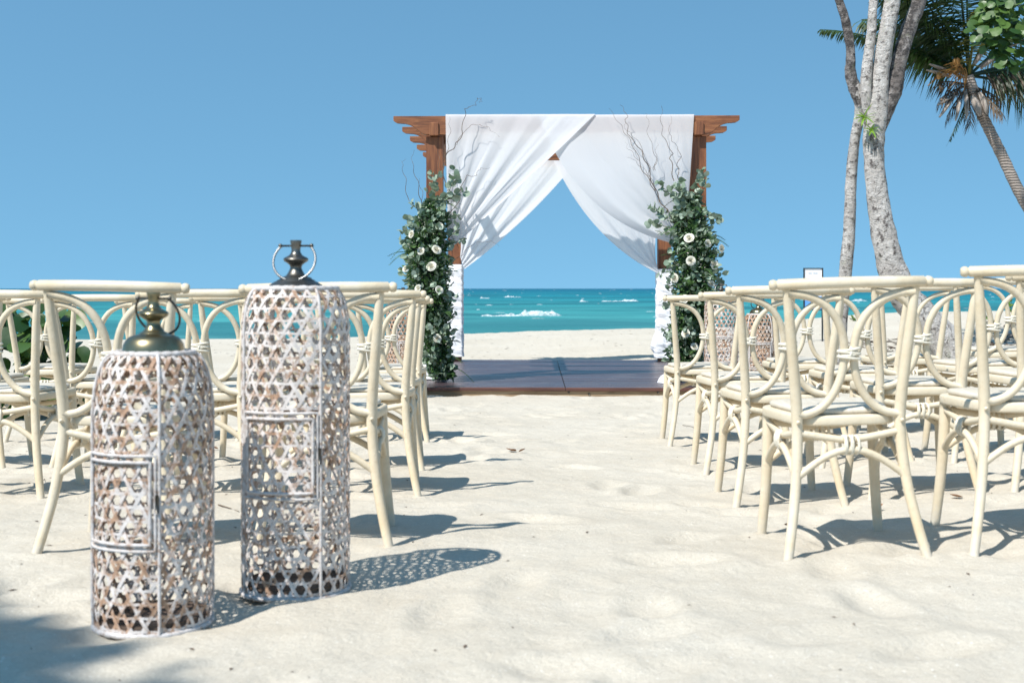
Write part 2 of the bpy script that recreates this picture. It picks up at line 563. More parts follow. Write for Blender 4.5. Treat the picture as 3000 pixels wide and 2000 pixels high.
m.color(m.ramp(m.math('ADD', m.math('MULTIPLY', w.outputs['Fac'], 0.5), m.math('MULTIPLY', m.noise(9, 4), 0.5)), [(0.15, (0.19, 0.16, 0.14)), (0.8, (0.36, 0.31, 0.27))])).set(Roughness=0.9)
m.bump(w.outputs['Fac'], 0.6, 0.02)
M_PBARK = m.m
m = Mat('palm_sheath')
m.color(m.ramp(m.noise(6, 4, vec=m.mapping((8, 8, 1))), [(0.3, (0.13, 0.10, 0.08)), (0.7, (0.42, 0.37, 0.32))])).set(Roughness=0.8)
M_SHEATH = m.m
m = Mat('coconut_orange')
m.color(m.ramp(m.noise(20, 3), [(0.3, (0.20, 0.08, 0.02)), (0.7, (0.38, 0.19, 0.04))])).set(Roughness=0.5)
M_COCO = m.m
m = Mat('dry_leaf')
m.color(m.ramp(m.noise(40, 3), [(0.3, (0.14, 0.06, 0.03)), (0.7, (0.34, 0.18, 0.09))])).set(Roughness=0.7)
M_DRY = m.m
m = Mat('seaweed_bits')
m.color(m.ramp(m.noise(8, 3), [(0.3, (0.03, 0.02, 0.014)), (0.7, (0.15, 0.10, 0.065))])).set(Roughness=0.8)
M_BITS = m.m
m = Mat('driftwood')
m.color(m.ramp(m.noise(8, 4, vec=m.mapping((2, 8, 8))), [(0.3, (0.09, 0.07, 0.06)), (0.7, (0.34, 0.28, 0.23))])).set(Roughness=0.85)
M_DRIFT = m.m
m = Mat('black_frame')
m.color((0.012, 0.012, 0.014)).set(Roughness=0.4)
M_BLACK = m.m
m = Mat('sign_paper')
m.color((0.80, 0.81, 0.82)).set(Roughness=0.5)
M_PAPER = m.m
m = Mat('sign_blue_print')
m.color((0.12, 0.33, 0.72)).set(Roughness=0.4)
M_BLUE = m.m
m = Mat('sign_grey_print')
m.color((0.42, 0.45, 0.48)).set(Roughness=0.6)
M_GREY = m.m
m = Mat('dark_rock')
n1 = m.noise(6, 5, 0.7)
m.color(m.ramp(n1, [(0.35, (0.05, 0.045, 0.04)), (0.7, (0.28, 0.26, 0.24))])).set(Roughness=0.9)
m.bump(n1, 0.7, 0.03)
M_ROCK = m.m

# ------------------------------------------------------------------ the sand
# (x of the centre, distance of the rear feet, rows from the camera)
ROWS_R = [[(1.095, 4.07, 1.0, 1.5), (1.715, 4.10, -1.5, 0.4)],
          [(1.115, 5.15, 1.5, 0.3), (1.685, 5.19, -1.0, 0.4), (2.290, 5.28, 1.0, 0.0)],
          [(1.175, 6.32, 1.0, 0.0), (1.775, 6.36, -2.0, 0.5), (2.425, 6.40, 1.5, 0.5)],
          [(1.160, 7.62, 0.5, 0.2), (1.775, 7.62, -1.5, 0.4), (2.410, 7.66, 1.5, 0.5), (3.03, 7.70, -1.0, 0.8)]]
ROWS_L = [[(-0.645, 4.26, 3.0, 0.9), (-1.315, 4.15, -2.0, -1.2)],
          [(-0.640, 5.48, 3.5, 0.3), (-1.330, 5.42, 1.0, 0.4), (-2.190, 5.40, -3.0, 0.0)],
          [(-0.690, 6.46, 3.0, 0.0), (-1.370, 6.48, -1.0, 0.0), (-2.100, 6.46, -2.0, 0.4), (-2.790, 6.44, 1.0, 0.0)],
          [(-0.750, 7.85, 2.0, 0.2), (-1.460, 7.86, -2.0, 0.0), (-2.190, 7.88, 1.0, 0.0), (-2.890, 7.86, -1.0, 0.0)]]
DECK_X0, DECK_X1, DECK_Y0, DECK_Y1, DECK_Z = -1.04, 2.10, 11.93, 16.62, -0.060
def ground_base(x, y):
    x, y = np.asarray(x, float), np.asarray(y, float)
    z = np.interp(y, [-60, 0, 4.2, 8, 12, 16, 20], [0.0, 0.0, 0.0, -0.088, -0.130, -0.145, -0.14])
    rise = 0.05 * np.clip(x - 1.1, 0, 1.6) + 0.07 * np.clip(x - 2.7, 0, 3.0)
    z = z + rise * sstep(3.2, 5.0, y)
    crest = np.interp(x, [-40, -5.6, -0.95, 2.24, 4.8, 5.9, 6.5, 8, 12, 40], [-0.24, -0.147, -0.033, 0.065, 0.115, 0.245, 0.30, 0.42, 0.45, 0.5])
    t = sstep(15.5, 24, y)
    z = z * (1 - t) + crest * t
    dm = sstep(-1.35, -1.1, x) * (1 - sstep(2.15, 2.45, x)) * sstep(11.6, 11.9, y) * (1 - sstep(16.6, 17.0, y))
    z = z * (1 - dm) + np.minimum(z, -0.135) * dm
    z = z - 3.6 * sstep(25.0, 46.0, y)
    return z
NF = 460
foot = np.stack([RNG.uniform(-5, 5.5, NF), RNG.uniform(2.2, 13, NF), RNG.uniform(0, PI, NF), RNG.uniform(0.5, 1.0, NF)], 1)
def ground_detail(x, y):
    w = perlin(x / 0.9 + 11, y / 0.9 + 7)
    d = 0.011 * w + 0.011 * perlin(x / 0.33 + 3, y / 0.33 + 19) + 0.0085 * perlin(x / 0.13 + 31, y / 0.13) + 0.0042 * perlin(x / 0.06, y / 0.06 + 5)
    return d
def feet(x, y, z):
    for fx, fy, a, s in foot:
        ix = np.where(np.abs(x[0] - fx) < 0.32)[0]
        iy = np.where(np.abs(y[:, 0] - fy) < 0.32)[0]
        if len(ix) < 2 or len(iy) < 2:
            continue
        sl = (slice(iy[0], iy[-1] + 1), slice(ix[0], ix[-1] + 1))
        dx, dy = x[sl] - fx, y[sl] - fy
        u = (dx * math.cos(a) + dy * math.sin(a)) / 0.13
        v = (-dx * math.sin(a) + dy * math.cos(a)) / 0.062
        r2 = u * u + v * v
        z[sl] += s * (-0.021 * np.exp(-r2 ** 1.6 * 0.9) + 0.008 * np.exp(-((np.sqrt(r2) - 1.6) ** 2) * 3.5))
def grow(a, b, s0, k):
    o, s = [a], s0
    while o[-1] < b:
        o.append(o[-1] + s)
        s *= k
    return o
half = list(np.arange(0, 3.4, 0.021)) + grow(3.4, 300, 0.024, 1.035)
xs = np.array([-v for v in half[:0:-1]] + half)
ys = np.array([-60, -30, -14, -7, -3, -1, 0.3, 1.2, 1.7] + list(np.arange(2.1, 8.2, 0.021)) + grow(8.2, 70, 0.024, 1.016))
X, Y = np.meshgrid(xs, ys)
Z = ground_base(X, Y)
fade = 1 - sstep(26, 40, Y)
Z += ground_detail(X, Y) * fade
Z += 0.05 * perlin(X / 2.6, Y / 2.6 + 40) * sstep(14, 22, Y) * fade
feet(X, Y, Z)
for row in ROWS_R + ROWS_L:                    # sand pushed up round the chair feet
    for (cx, cd, rz_, roll_) in row:
        for fx, fy in ((-0.216, 0), (0.216, 0), (-0.206, 0.47), (0.206, 0.47)):
            px_, py_ = cx + fx, cd + fy
            ix = np.where(np.abs(xs - px_) < 0.2)[0]
            iy = np.where(np.abs(ys - py_) < 0.2)[0]
            sl = (slice(iy[0], iy[-1] + 1), slice(ix[0], ix[-1] + 1))
            r_ = np.hypot(X[sl] - px_, Y[sl] - py_)
            Z[sl] += 0.008 * np.exp(-((r_ - 0.035) / 0.03) ** 2) * (1 + 1.2 * perlin(X[sl] * 14, Y[sl] * 14))
def grid_mesh(name, X, Y, Z, mat):
    ny, nx = X.shape
    co = np.stack([X, Y, Z], -1).reshape(-1, 3).astype(np.float32)
    i = np.arange(ny * nx).reshape(ny, nx)
    q = np.stack([i[:-1, :-1], i[:-1, 1:], i[1:, 1:], i[1:, :-1]], -1).reshape(-1, 4).astype(np.int32)
    me = bpy.data.meshes.new(name)
    me.vertices.add(len(co)); me.vertices.foreach_set('co', co.ravel())
    me.loops.add(q.size); me.loops.foreach_set('vertex_index', q.ravel())
    me.polygons.add(len(q))
    me.polygons.foreach_set('loop_start', np.arange(0, q.size, 4, dtype=np.int32))
    me.polygons.foreach_set('use_smooth', np.ones(len(q), bool))
    me.update(calc_edges=True)
    me.materials.append(mat)
    o = bpy.data.objects.new(name, me)
    COL.objects.link(o)
    return o
sand = tag(grid_mesh('sand', X, Y, Z, M_SAND), 'pale beach sand with footprints and small ripples', kind='structure')
def gz(x, y):
    x1, y1 = np.array([[float(x)]]), np.array([[float(y)]])
    j, i = np.searchsorted(xs, x), np.searchsorted(ys, y)
    j, i = min(max(j, 1), len(xs) - 1), min(max(i, 1), len(ys) - 1)
    tx, ty = (x - xs[j - 1]) / (xs[j] - xs[j - 1]), (y - ys[i - 1]) / (ys[i] - ys[i - 1])
    a = Z[i - 1, j - 1] * (1 - tx) + Z[i - 1, j] * tx
    b = Z[i, j - 1] * (1 - tx) + Z[i, j] * tx
    return float(a * (1 - ty) + b * ty)
def gb(x, y):
    return float(ground_base(x, y))

# ------------------------------------------------------------------ the sea
SEA_Z = -1.2
yrow = np.array(grow(27, 14000, 0.30, 1.0155))
tcol = np.linspace(-1, 1, 560)
tcol = np.sign(tcol) * (0.45 * np.abs(tcol) + 1.6 * np.abs(tcol) ** 4)
YS, TT = np.meshgrid(yrow, tcol, indexing='ij')
XS = TT * (YS + 25)
ZS = np.zeros_like(XS)
wr = np.random.default_rng(3)
for k in range(16):
    lam = 2.4 * 1.24 ** k
    amp = 0.0065 * lam ** 0.8 * (1 if lam < 25 else 0.5)
    a = wr.normal(-0.15, 0.45)
    kx, ky = math.sin(a) * 2 * PI / lam, math.cos(a) * 2 * PI / lam
    ph = wr.uniform(0, 6.28) + 0.9 * perlin(XS / (lam * 5), YS / (lam * 4) + k * 9.1)
    wv = np.sin(kx * XS + ky * YS + ph)
    keep = np.clip(1.5 - (YS * 0.0155) / (lam * 0.30), 0, 1)
    ZS += amp * keep * (np.exp(wv * 0.7) - 1.1)
ZS *= sstep(30, 60, YS) * 0.8 + 0.2
sea = tag(grid_mesh('sea', XS, YS, ZS + SEA_Z, M_SEA), 'turquoise choppy sea reaching the horizon', kind='structure')
def breaker(cx, cy, w, h, dep, seed, plume=0.0):
    r = np.random.default_rng(seed)
    nu, nv = max(30, int(w * 9)), 16
    rows = []
    so = r.uniform(0, 100)
    for i in range(nu):
        u = i / (nu - 1)
        env = math.sin(PI * min(max(u, 0.0), 1.0)) ** 0.55
        e2 = 0.35 + 0.65 * float(sstep(0.1, 0.75, np.array(u))) if plume else 0.8 + 0.2 * math.sin(u * 9 + seed)
        hh = h * env * e2 * (0.75 + 0.8 * float(perlin(np.array(u * w * 1.4 + so), np.array(0.5))))
        row = []
        for j in range(nv):
            v = j / (nv - 1)
            prof = math.sin(PI * v ** 0.75)
            x = cx + (u - 0.5) * w
            yb = cy + (v - 0.5) * dep * (0.4 + 0.6 * env) + 0.5 * math.sin(u * 4 + seed)
            n1 = float(perlin(np.array(x * 2.3 + so), np.array(v * 4.0 + seed)))
            n2 = float(perlin(np.array(x * 6 + so), np.array(v * 9.0 + seed)))
            row.append((x, yb + 0.2 * n1, SEA_Z - 0.08 + max(0.0, hh) * prof * (1 + 0.7 * n1 + 0.5 * n2)))
        rows.append(row)
    b = MB()
    b.quad_grid(rows)
    return b.build('breaking_wave', M_FOAM, sea)
breaker(1.0, 93.5, 5.6, 0.72, 1.8, 3, plume=1.0)
breaker(-1.1, 93.2, 2.6, 0.35, 1.2, 13)
breaker(6.2, 92.0, 1.4, 0.16, 0.9, 4)
breaker(0.1, 284, 5.6, 0.5, 3.0, 5)
breaker(-5.6, 262, 2.4, 0.35, 2.0, 6)
breaker(17.6, 204, 7.4, 0.34, 2.5, 8)
breaker(11.5, 204, 1.6, 0.3, 2.0, 18)
breaker(55, 204, 5.0, 0.4, 2.0, 9)
breaker(78, 190, 4.0, 0.35, 2.0, 10)
breaker(98, 420, 9.0, 0.6, 3.0, 11)
b = MB()
for k in range(420):
    d = 75 * (40.0 ** RNG.uniform(0, 1))
    x = RNG.uniform(-0.62, 0.62) * d
    w, h = RNG.uniform(0.15, 0.75) * (1 + d / 420), RNG.uniform(0.015, 0.06) * (1 + d / 420)
    dp = w * 0.5
    rows = []
    for i in range(6):
        u = i / 5
        env = math.sin(PI * u) ** 0.7
        rows.append([(x + (u - 0.5) * w, d + (v - 0.5) * dp + RNG.normal(0, 0.05), SEA_Z + 0.03 + h * env * math.sin(PI * v) * RNG.uniform(0.5, 1.5) + 0.02 + (0.10 if d > 200 else 0.03)) for v in (0.05, 0.35, 0.7, 0.95)])
    b.quad_grid(rows)
tag(b.build('whitecaps', M_FOAM, sea), kind='stuff')

# ------------------------------------------------------------------ deck
ARCH_ROT = R(-1.0)
DC = ((DECK_X0 + DECK_X1) / 2, 12.0)
def yaw(p):
    """turn about the deck's front centre, the pergola's slight turn to the right"""
    x, y, z = p
    dx, dy = x - DC[0], y - DC[1]
    ca, sa = math.cos(ARCH_ROT), math.sin(ARCH_ROT)
    return (DC[0] + dx * ca - dy * sa, DC[1] + dx * sa + dy * ca, z)
def yawed(b):
    b.v = [yaw(p) for p in b.v]
    return b
deck = thing('wooden_deck', (DC[0], DC[1], -0.14), 'low dark brown plank deck under the draped pergola', 'deck')
pitch = 0.146
ny = int((DECK_Y1 - DECK_Y0) / pitch)
seam = 0.50
for i in range(ny):
    y0 = DECK_Y0 + 0.012 + i * pitch
    for (xa, xb) in ((DECK_X0, seam - 0.004), (seam + 0.004, DECK_X1)):
        b = MB()
        dz = random.uniform(-0.0015, 0.0015)
        b.box((xa, y0, DECK_Z - 0.024 + dz), (xb, y0 + pitch - 0.014, DECK_Z + dz), 0.003)
        yawed(b).build('plank', M_DECK, deck, smooth=False)
b = MB(); b.box((DECK_X0 - 0.012, DECK_Y0 - 0.012, DECK_Z - 0.030), (seam - 0.002, DECK_Y0 + 0.008, DECK_Z + 0.003), 0.004)
yawed(b).build('fascia_board', M_FASCIA, deck, smooth=False)
b = MB(); b.box((seam + 0.002, DECK_Y0 - 0.012, DECK_Z - 0.031), (DECK_X1 + 0.012, DECK_Y0 + 0.008, DECK_Z + 0.002), 0.004)
yawed(b).build('fascia_board', M_FASCIA, deck, smooth=False)
b = MB(); b.box((DECK_X0 + 0.02, DECK_Y0 + 0.010, DECK_Z - 0.125), (DECK_X1 - 0.02, DECK_Y0 + 0.06, DECK_Z - 0.0255), 0.004)
yawed(b).build('joist', M_RAW, deck, smooth=False)
for xx in (DECK_X0 + 0.02, DECK_X1 - 0.06):
    b = MB(); b.box((xx, DECK_Y0 + 0.062, DECK_Z - 0.125), (xx + 0.04, DECK_Y1 - 0.1, DECK_Z - 0.0255), 0.004)
    yawed(b).build('joist', M_RAW, deck, smooth=False)
for xx, zz in ((0.53, -0.098), (0.72, -0.118), (1.36, -0.10)):
    b = MB(); b.tube([(xx, DECK_Y0 + 0.011, zz), (xx, DECK_Y0 - 0.001, zz)], 0.011, 8)
    yawed(b).build('bolt', M_IRON, deck)

# ------------------------------------------------------------------ pergola
AX, AH = 0.53, 1.335                 # centre and half span of the posts
YF, YB = 13.05, 16.35                # front and back post rows
TOP = 2.605
arch = thing('wooden_pergola', (AX, (YF + YB) / 2, DECK_Z), 'reddish brown timber pergola with scrolled beam ends on the deck', 'pergola')
PW = 0.083
for s in (-1, 1):
    for yy in (YF, YB):
        b = MB()
        x = AX + s * AH
        b.box((x - PW, yy - PW, DECK_Z + 0.002), (x + PW, yy + PW, TOP - 0.20), 0.006)
        yawed(b).build('post', M_TIMB_V, arch, smooth=False)
    x = AX + s * AH
    b = MB(); b.box((x - 0.045, YF - 0.16, TOP - 0.198), (x + 0.045, YB + 0.16, TOP - 0.065), 0.005)
    yawed(b).build('side_beam', M_TIMB_V, arch, smooth=False)
def beam_outline(xl, xr, zt, h):
    end = [(0, 0), (0.0, -0.045), (0.03, -0.062), (0.075, -0.066), (0.11, -0.068), (0.15, -0.078), (0.20, -0.105), (0.235, -0.135), (0.27, -0.165), (0.305, -0.183), (0.33, -0.187)]
    L = [(xl + a, zt + c * h / 0.187) for a, c in end]
    Rr = [(xr - a, zt + c * h / 0.187) for a, c in end][::-1]
    return L + Rr
for k in range(5):
    yy = YF - 0.105 + k * (YB - YF + 0.12) / 4
    o2 = beam_outline(AX - 1.745, AX + 1.745, TOP, 0.187)
    b = MB()
    th = 0.038
    ins = []
    cx, cz = AX, TOP - 0.09
    ring = lambda y, e: [(x - math.copysign(e, x - cx), y, z - math.copysign(e, z - cz)) for x, z in o2]
    b.stack([ring(yy - th, 0.004), ring(yy - th + 0.004, 0), ring(yy + th - 0.004, 0), ring(yy + th, 0.004)])
    yawed(b).build('cross_beam', M_TIMB_H, arch, smooth=False)

# ------------------------------------------------------------------ drapes
def swag(name, label, xa, xb, zt, yt, G, ctrl0, ctrl1, pleats, seed, ynear=0.0, amp=1.0):
    """cloth hung from a beam (xa outer .. xb inner) and gathered at G on a post.
    ctrl0 / ctrl1 are Bezier controls (dx, dz) of the outer and inner strands."""
    r = np.random.default_rng(seed)
    nu, nv = 150, 64
    ph = r.uniform(0, 6.28, 6)
    rows = []
    for i in range(nu):
        u = i / (nu - 1)
        T = np.array([xa + (xb - xa) * u, zt])
        g = np.array([G[0] + (u - 0.5) * 0.05, G[2] + 0.16 * (0.5 - u)])
        c = np.array([T[0] * 0.5 + g[0] * 0.5, T[1] * 0.5 + g[1] * 0.5]) + np.array(ctrl0) * (1 - u) + np.array(ctrl1) * u ** 1.5
        row = []
        # fold over the beam
        for t in (1.0, 0.75, 0.5, 0.25):
            row.append((T[0], yt + 0.10 * t, zt + 0.0 if t < 0.9 else zt - 0.02))
        for j in range(nv):
            v = j / (nv - 1)
            p = (1 - v) ** 2 * T + 2 * v * (1 - v) * c + v * v * g
            y = yt * (1 - v) + G[1] * v
            am = (0.003 + 0.016 * v ** 0.9) * (1 - 0.4 * v ** 6) * amp
            w = 0.0
            w += math.sin(2 * PI * pleats * u + ph[0] + 2.0 * math.sin(3.1 * u + ph[1]))
            cr = abs(float(perlin(np.array(u * pleats * 1.35 + 0.35 * v + seed * 7.3), np.array(v * 0.8 + seed))))
            w += 2.2 * (0.30 - cr) * float(sstep(0.0, 0.5, np.array(0.30 - cr)) + 0.35)
            w += 0.10 * math.sin(2 * PI * pleats * 3.3 * u + ph[3] + 3.1 * math.sin(4 * u + ph[2]))
            bell = -0.10 * math.sin(PI * v) * (0.3 + 0.7 * u)          # the breeze fills the cloth
            x = p[0] + 0.006 * v * math.sin(2 * PI * pleats * 2.3 * u + ph[4])
            row.append((x, y + am * w + bell + ynear * v, p[1] + 0.004 * w * v))
        rows.append(row)
    b = MB()
    b.quad_grid(rows)
    return tag(yawed(b).build(name, M_VOILE), label, 'drape', 'white drapes tied to the pergola')
zt = TOP + 0.012
# front pair, tied to the front posts
yt = YF - 0.105 - 0.055
GL = (AX - AH + 0.16, YF - 0.13, 1.36)
GR = (AX + AH - 0.10, YF - 0.13, 1.36)
swag('drape', 'white drape hung across the front beam and swept to the left post', AX - AH + 0.12, 0.82, zt, yt - 0.012, GL, (0.0, 0.0), (0.02, -0.04), 5, 1, amp=0.8)
swag('drape', 'white drape on the front beam billowing towards the right post', AX + AH - 0.05, 0.25, zt - 0.004, yt, GR, (0.0, 0.0), (-0.36, -0.50), 3.2, 2, amp=1.25)
# back pair
yt = YB + 0.015 - 0.06
GL = (AX - AH + 0.10, YB - 0.115, 1.19)
GR = (AX + AH - 0.10, YB - 0.115, 1.13)
swag('drape', 'white drape on the back beam swept down to the left rear post', AX - AH + 0.03, 0.86, zt, yt, GL, (0.05, 0.0), (0.06, -0.16), 5, 3)
swag('drape', 'white drape on the back beam swept down to the right rear post', AX + AH - 0.03, 0.40, zt + 0.004, yt - 0.016, GR, (-0.05, 0.0), (-0.22, -0.36), 4, 4)

def wrap(x, y, z0, z1, label, flare=0.0, seed=1):
    r = np.random.default_rng(seed)
    b = MB()
    nz, na = 90, 48
    rows = []
    so = r.uniform(0, 50)
    for i in range(nz):
        t = i / (nz - 1)
        z = z0 + (z1 - z0) * t
        row = []
        for k in range(na):
            a = 2 * PI * k / na
            ca, sa = math.cos(a), math.sin(a)
            rr = 0.107 / max(abs(ca), abs(sa)) ** 0.72
            n = float(perlin(np.array(a * 1.1 + so), np.array(z * 13 + 0.8 * math.sin(a + so)))) * 0.017 + float(perlin(np.array(a * 1.5 + so), np.array(z * 40 + 3 * a))) * 0.013
            fl = flare * math.exp(-((t - 0.14) / 0.10) ** 2) * max(0, -ca) ** 0.8 + 0.012 * math.exp(-t * 18)
            rr += n + fl
            row.append((x + rr * ca, y + rr * sa, z))
        rows.append(row)
    b.quad_grid(rows, closed_v=True)
    return tag(yawed(b).build('post_wrap', M_WRAP), label, 'drape', 'white cloth wrapped round the posts')
wrap(AX - AH, YB, DECK_Z + 0.06, 1.17, 'white crumpled cloth wrapped round the left rear post', 0.0, 1)
wrap(AX + AH, YB, DECK_Z + 0.045, 1.11, 'white crumpled cloth wrapped round the right rear post', 0.06, 2)
wrap(AX - AH, YF, DECK_Z + 0.01, 1.36, 'white cloth round the left front post behind the flowers', 0.0, 3)
wrap(AX + AH, YF, DECK_Z + 0.01, 1.36, 'white cloth round the right front post behind the flowers', 0.0, 4)
# end of the cloth lying on the deck by the right flowers
b = MB()
rows = []
pc = P(1952, 1105, 12.5)
for i in range(16):
    a = 2 * PI * i / 16
    rows.append([(pc.x + (0.075 * q) * math.cos(a) * (1 + 0.25 * math.sin(3 * a)), pc.y + 0.10 * q * math.sin(a), DECK_Z + 0.006 + 0.075 * (1 - q ** 2.5) * (1 + 0.25 * math.sin(2 * a + 3 * q))) for q in (0.02, 0.3, 0.55, 0.8, 1.0)])
b.quad_grid(rows, closed_u=True)
tag(b.build('cloth_end', M_WRAP), 'loose white cloth end lying on the deck by the right flowers', 'cloth')

# ------------------------------------------------------------------ flowers
def leaf_mesh(name, L, W, mat, fold=0.25, nseg=3, bend=0.15):
    b = MB()
    c = []
    rows = []
    for i in range(nseg + 1):
        t = i / nseg
        w = W * math.sin(PI * min(0.97, max(0.06, t ** 0.75))) ** 0.75
        y = L * t
        z = -bend * L * t * t
        rows.append([(-w, y, z + fold * w), (0, y, z), (w, y, z + fold * w)])
    b.quad_grid(rows)
    return b.mesh(name, mat)
def round_leaf(name, r, mat, fold=0.2, seed=0, n=10):
    rr = np.random.default_rng(seed)
    b = MB()
    pts = [(0, r, 0)]
    b.v = [(0, 0, 0), (0, r, 0.0), (0, 1.9 * r, -0.12 * r)]
    k = 5
    for s in (-1, 1):
        base = len(b.v)
        for i in range(1, k + 1):
            a = PI * i / (k + 1)
            x = s * r * math.sin(a) * 1.02
            y = r - r * math.cos(a) * 0.97
            b.v.append((x, y, fold * abs(x) + 0.06 * r * math.sin(3 * a + seed) - 0.12 * r * (y / (2 * r)) ** 2))
        idx = [0] + [base + i for i in range(k)] + [2]
        for i in range(len(idx) - 1):
            tri = (1, idx[i], idx[i + 1]) if s < 0 else (1, idx[i + 1], idx[i])
            b.f.append(tri)
    return b.mesh(name, mat)
EUC = [round_leaf('leaf', 1.0, M_EUC, f, i) for i, f in enumerate((0.1, 0.3, -0.15, 0.45))]
def rose_mesh():
    b = MB()
    r = np.random.default_rng(5)
    for lay, (n, rad, hgt, op) in enumerate([(3, 0.010, 0.036, 0.0), (4, 0.018, 0.038, 0.18), (5, 0.028, 0.037, 0.42), (5, 0.038, 0.034, 0.7), (6, 0.047, 0.027, 1.0)]):
        for k in range(n):
            a0 = 2 * PI * k / n + lay * 0.7 + r.uniform(-0.15, 0.15)
            rows = []
            for i in range(6):
                t = i / 5
                row = []
                for j in range(5):
                    q = (j / 4 - 0.5) * 2
                    span = (2 * PI / n) * 0.72 * (0.35 + 0.65 * math.sin(PI * min(1, 0.12 + 0.72 * t)))
                    a = a0 + q * span
                    rr = rad * (0.35 + 0.65 * math.sin(t * PI / 2)) + op * 0.012 * max(0, t - 0.6) * 2.5
                    zz = hgt * (t - 0.10 * q * q * t) - op * 0.016 * max(0, t - 0.72) * 2.5
                    row.append((rr * math.cos(a), rr * math.sin(a), zz))
                rows.append(row)
            b.quad_grid(rows)
    return b.mesh('rose', M_ROSE)
ROSE = rose_mesh()

def leaf_cloud(name, parent, mat, pos, nrm, L, W, jit=0.7, hang=0.0):
    """many small folded leaves as one mesh (stuff)"""
    n = len(pos)
    d = nrm + RNG.normal(0, jit, (n, 3))
    d[:, 2] -= hang
    d /= np.linalg.norm(d, axis=1)[:, None]
    s = np.cross(d, RNG.normal(0, 1, (n, 3)))
    s /= np.linalg.norm(s, axis=1)[:, None]
    up = np.cross(s, d)
    l = (L * RNG.uniform(0.6, 1.3, n))[:, None]
    w = (W * RNG.uniform(0.7, 1.3, n))[:, None]
    q = [pos, pos + d * l * 0.28 + s * w * 0.85 + up * w * 0.3, pos + d * l * 0.66 + s * w * 0.9 + up * w * 0.3,
         pos + d * l - up * w * 0.25, pos + d * l * 0.66 - s * w * 0.9 + up * w * 0.3, pos + d * l * 0.28 - s * w * 0.85 + up * w * 0.3]
    v = np.stack(q, 1).reshape(-1, 3)
    b = MB()
    b.v = [tuple(p) for p in v]
    for i in range(n):
        k = 6 * i
        b.f += [(k, k + 1, k + 2, k + 3), (k, k + 3, k + 4, k + 5)]
    return tag(b.build(name, mat, parent, smooth=False), kind='stuff')

def look_rot(d, roll=None):
    d = Vector(d).normalized()
    q = d.to_track_quat('Y', 'Z')
    return q @ Quaternion((0, 1, 0), random.uniform(-PI, PI) if roll is None else roll)

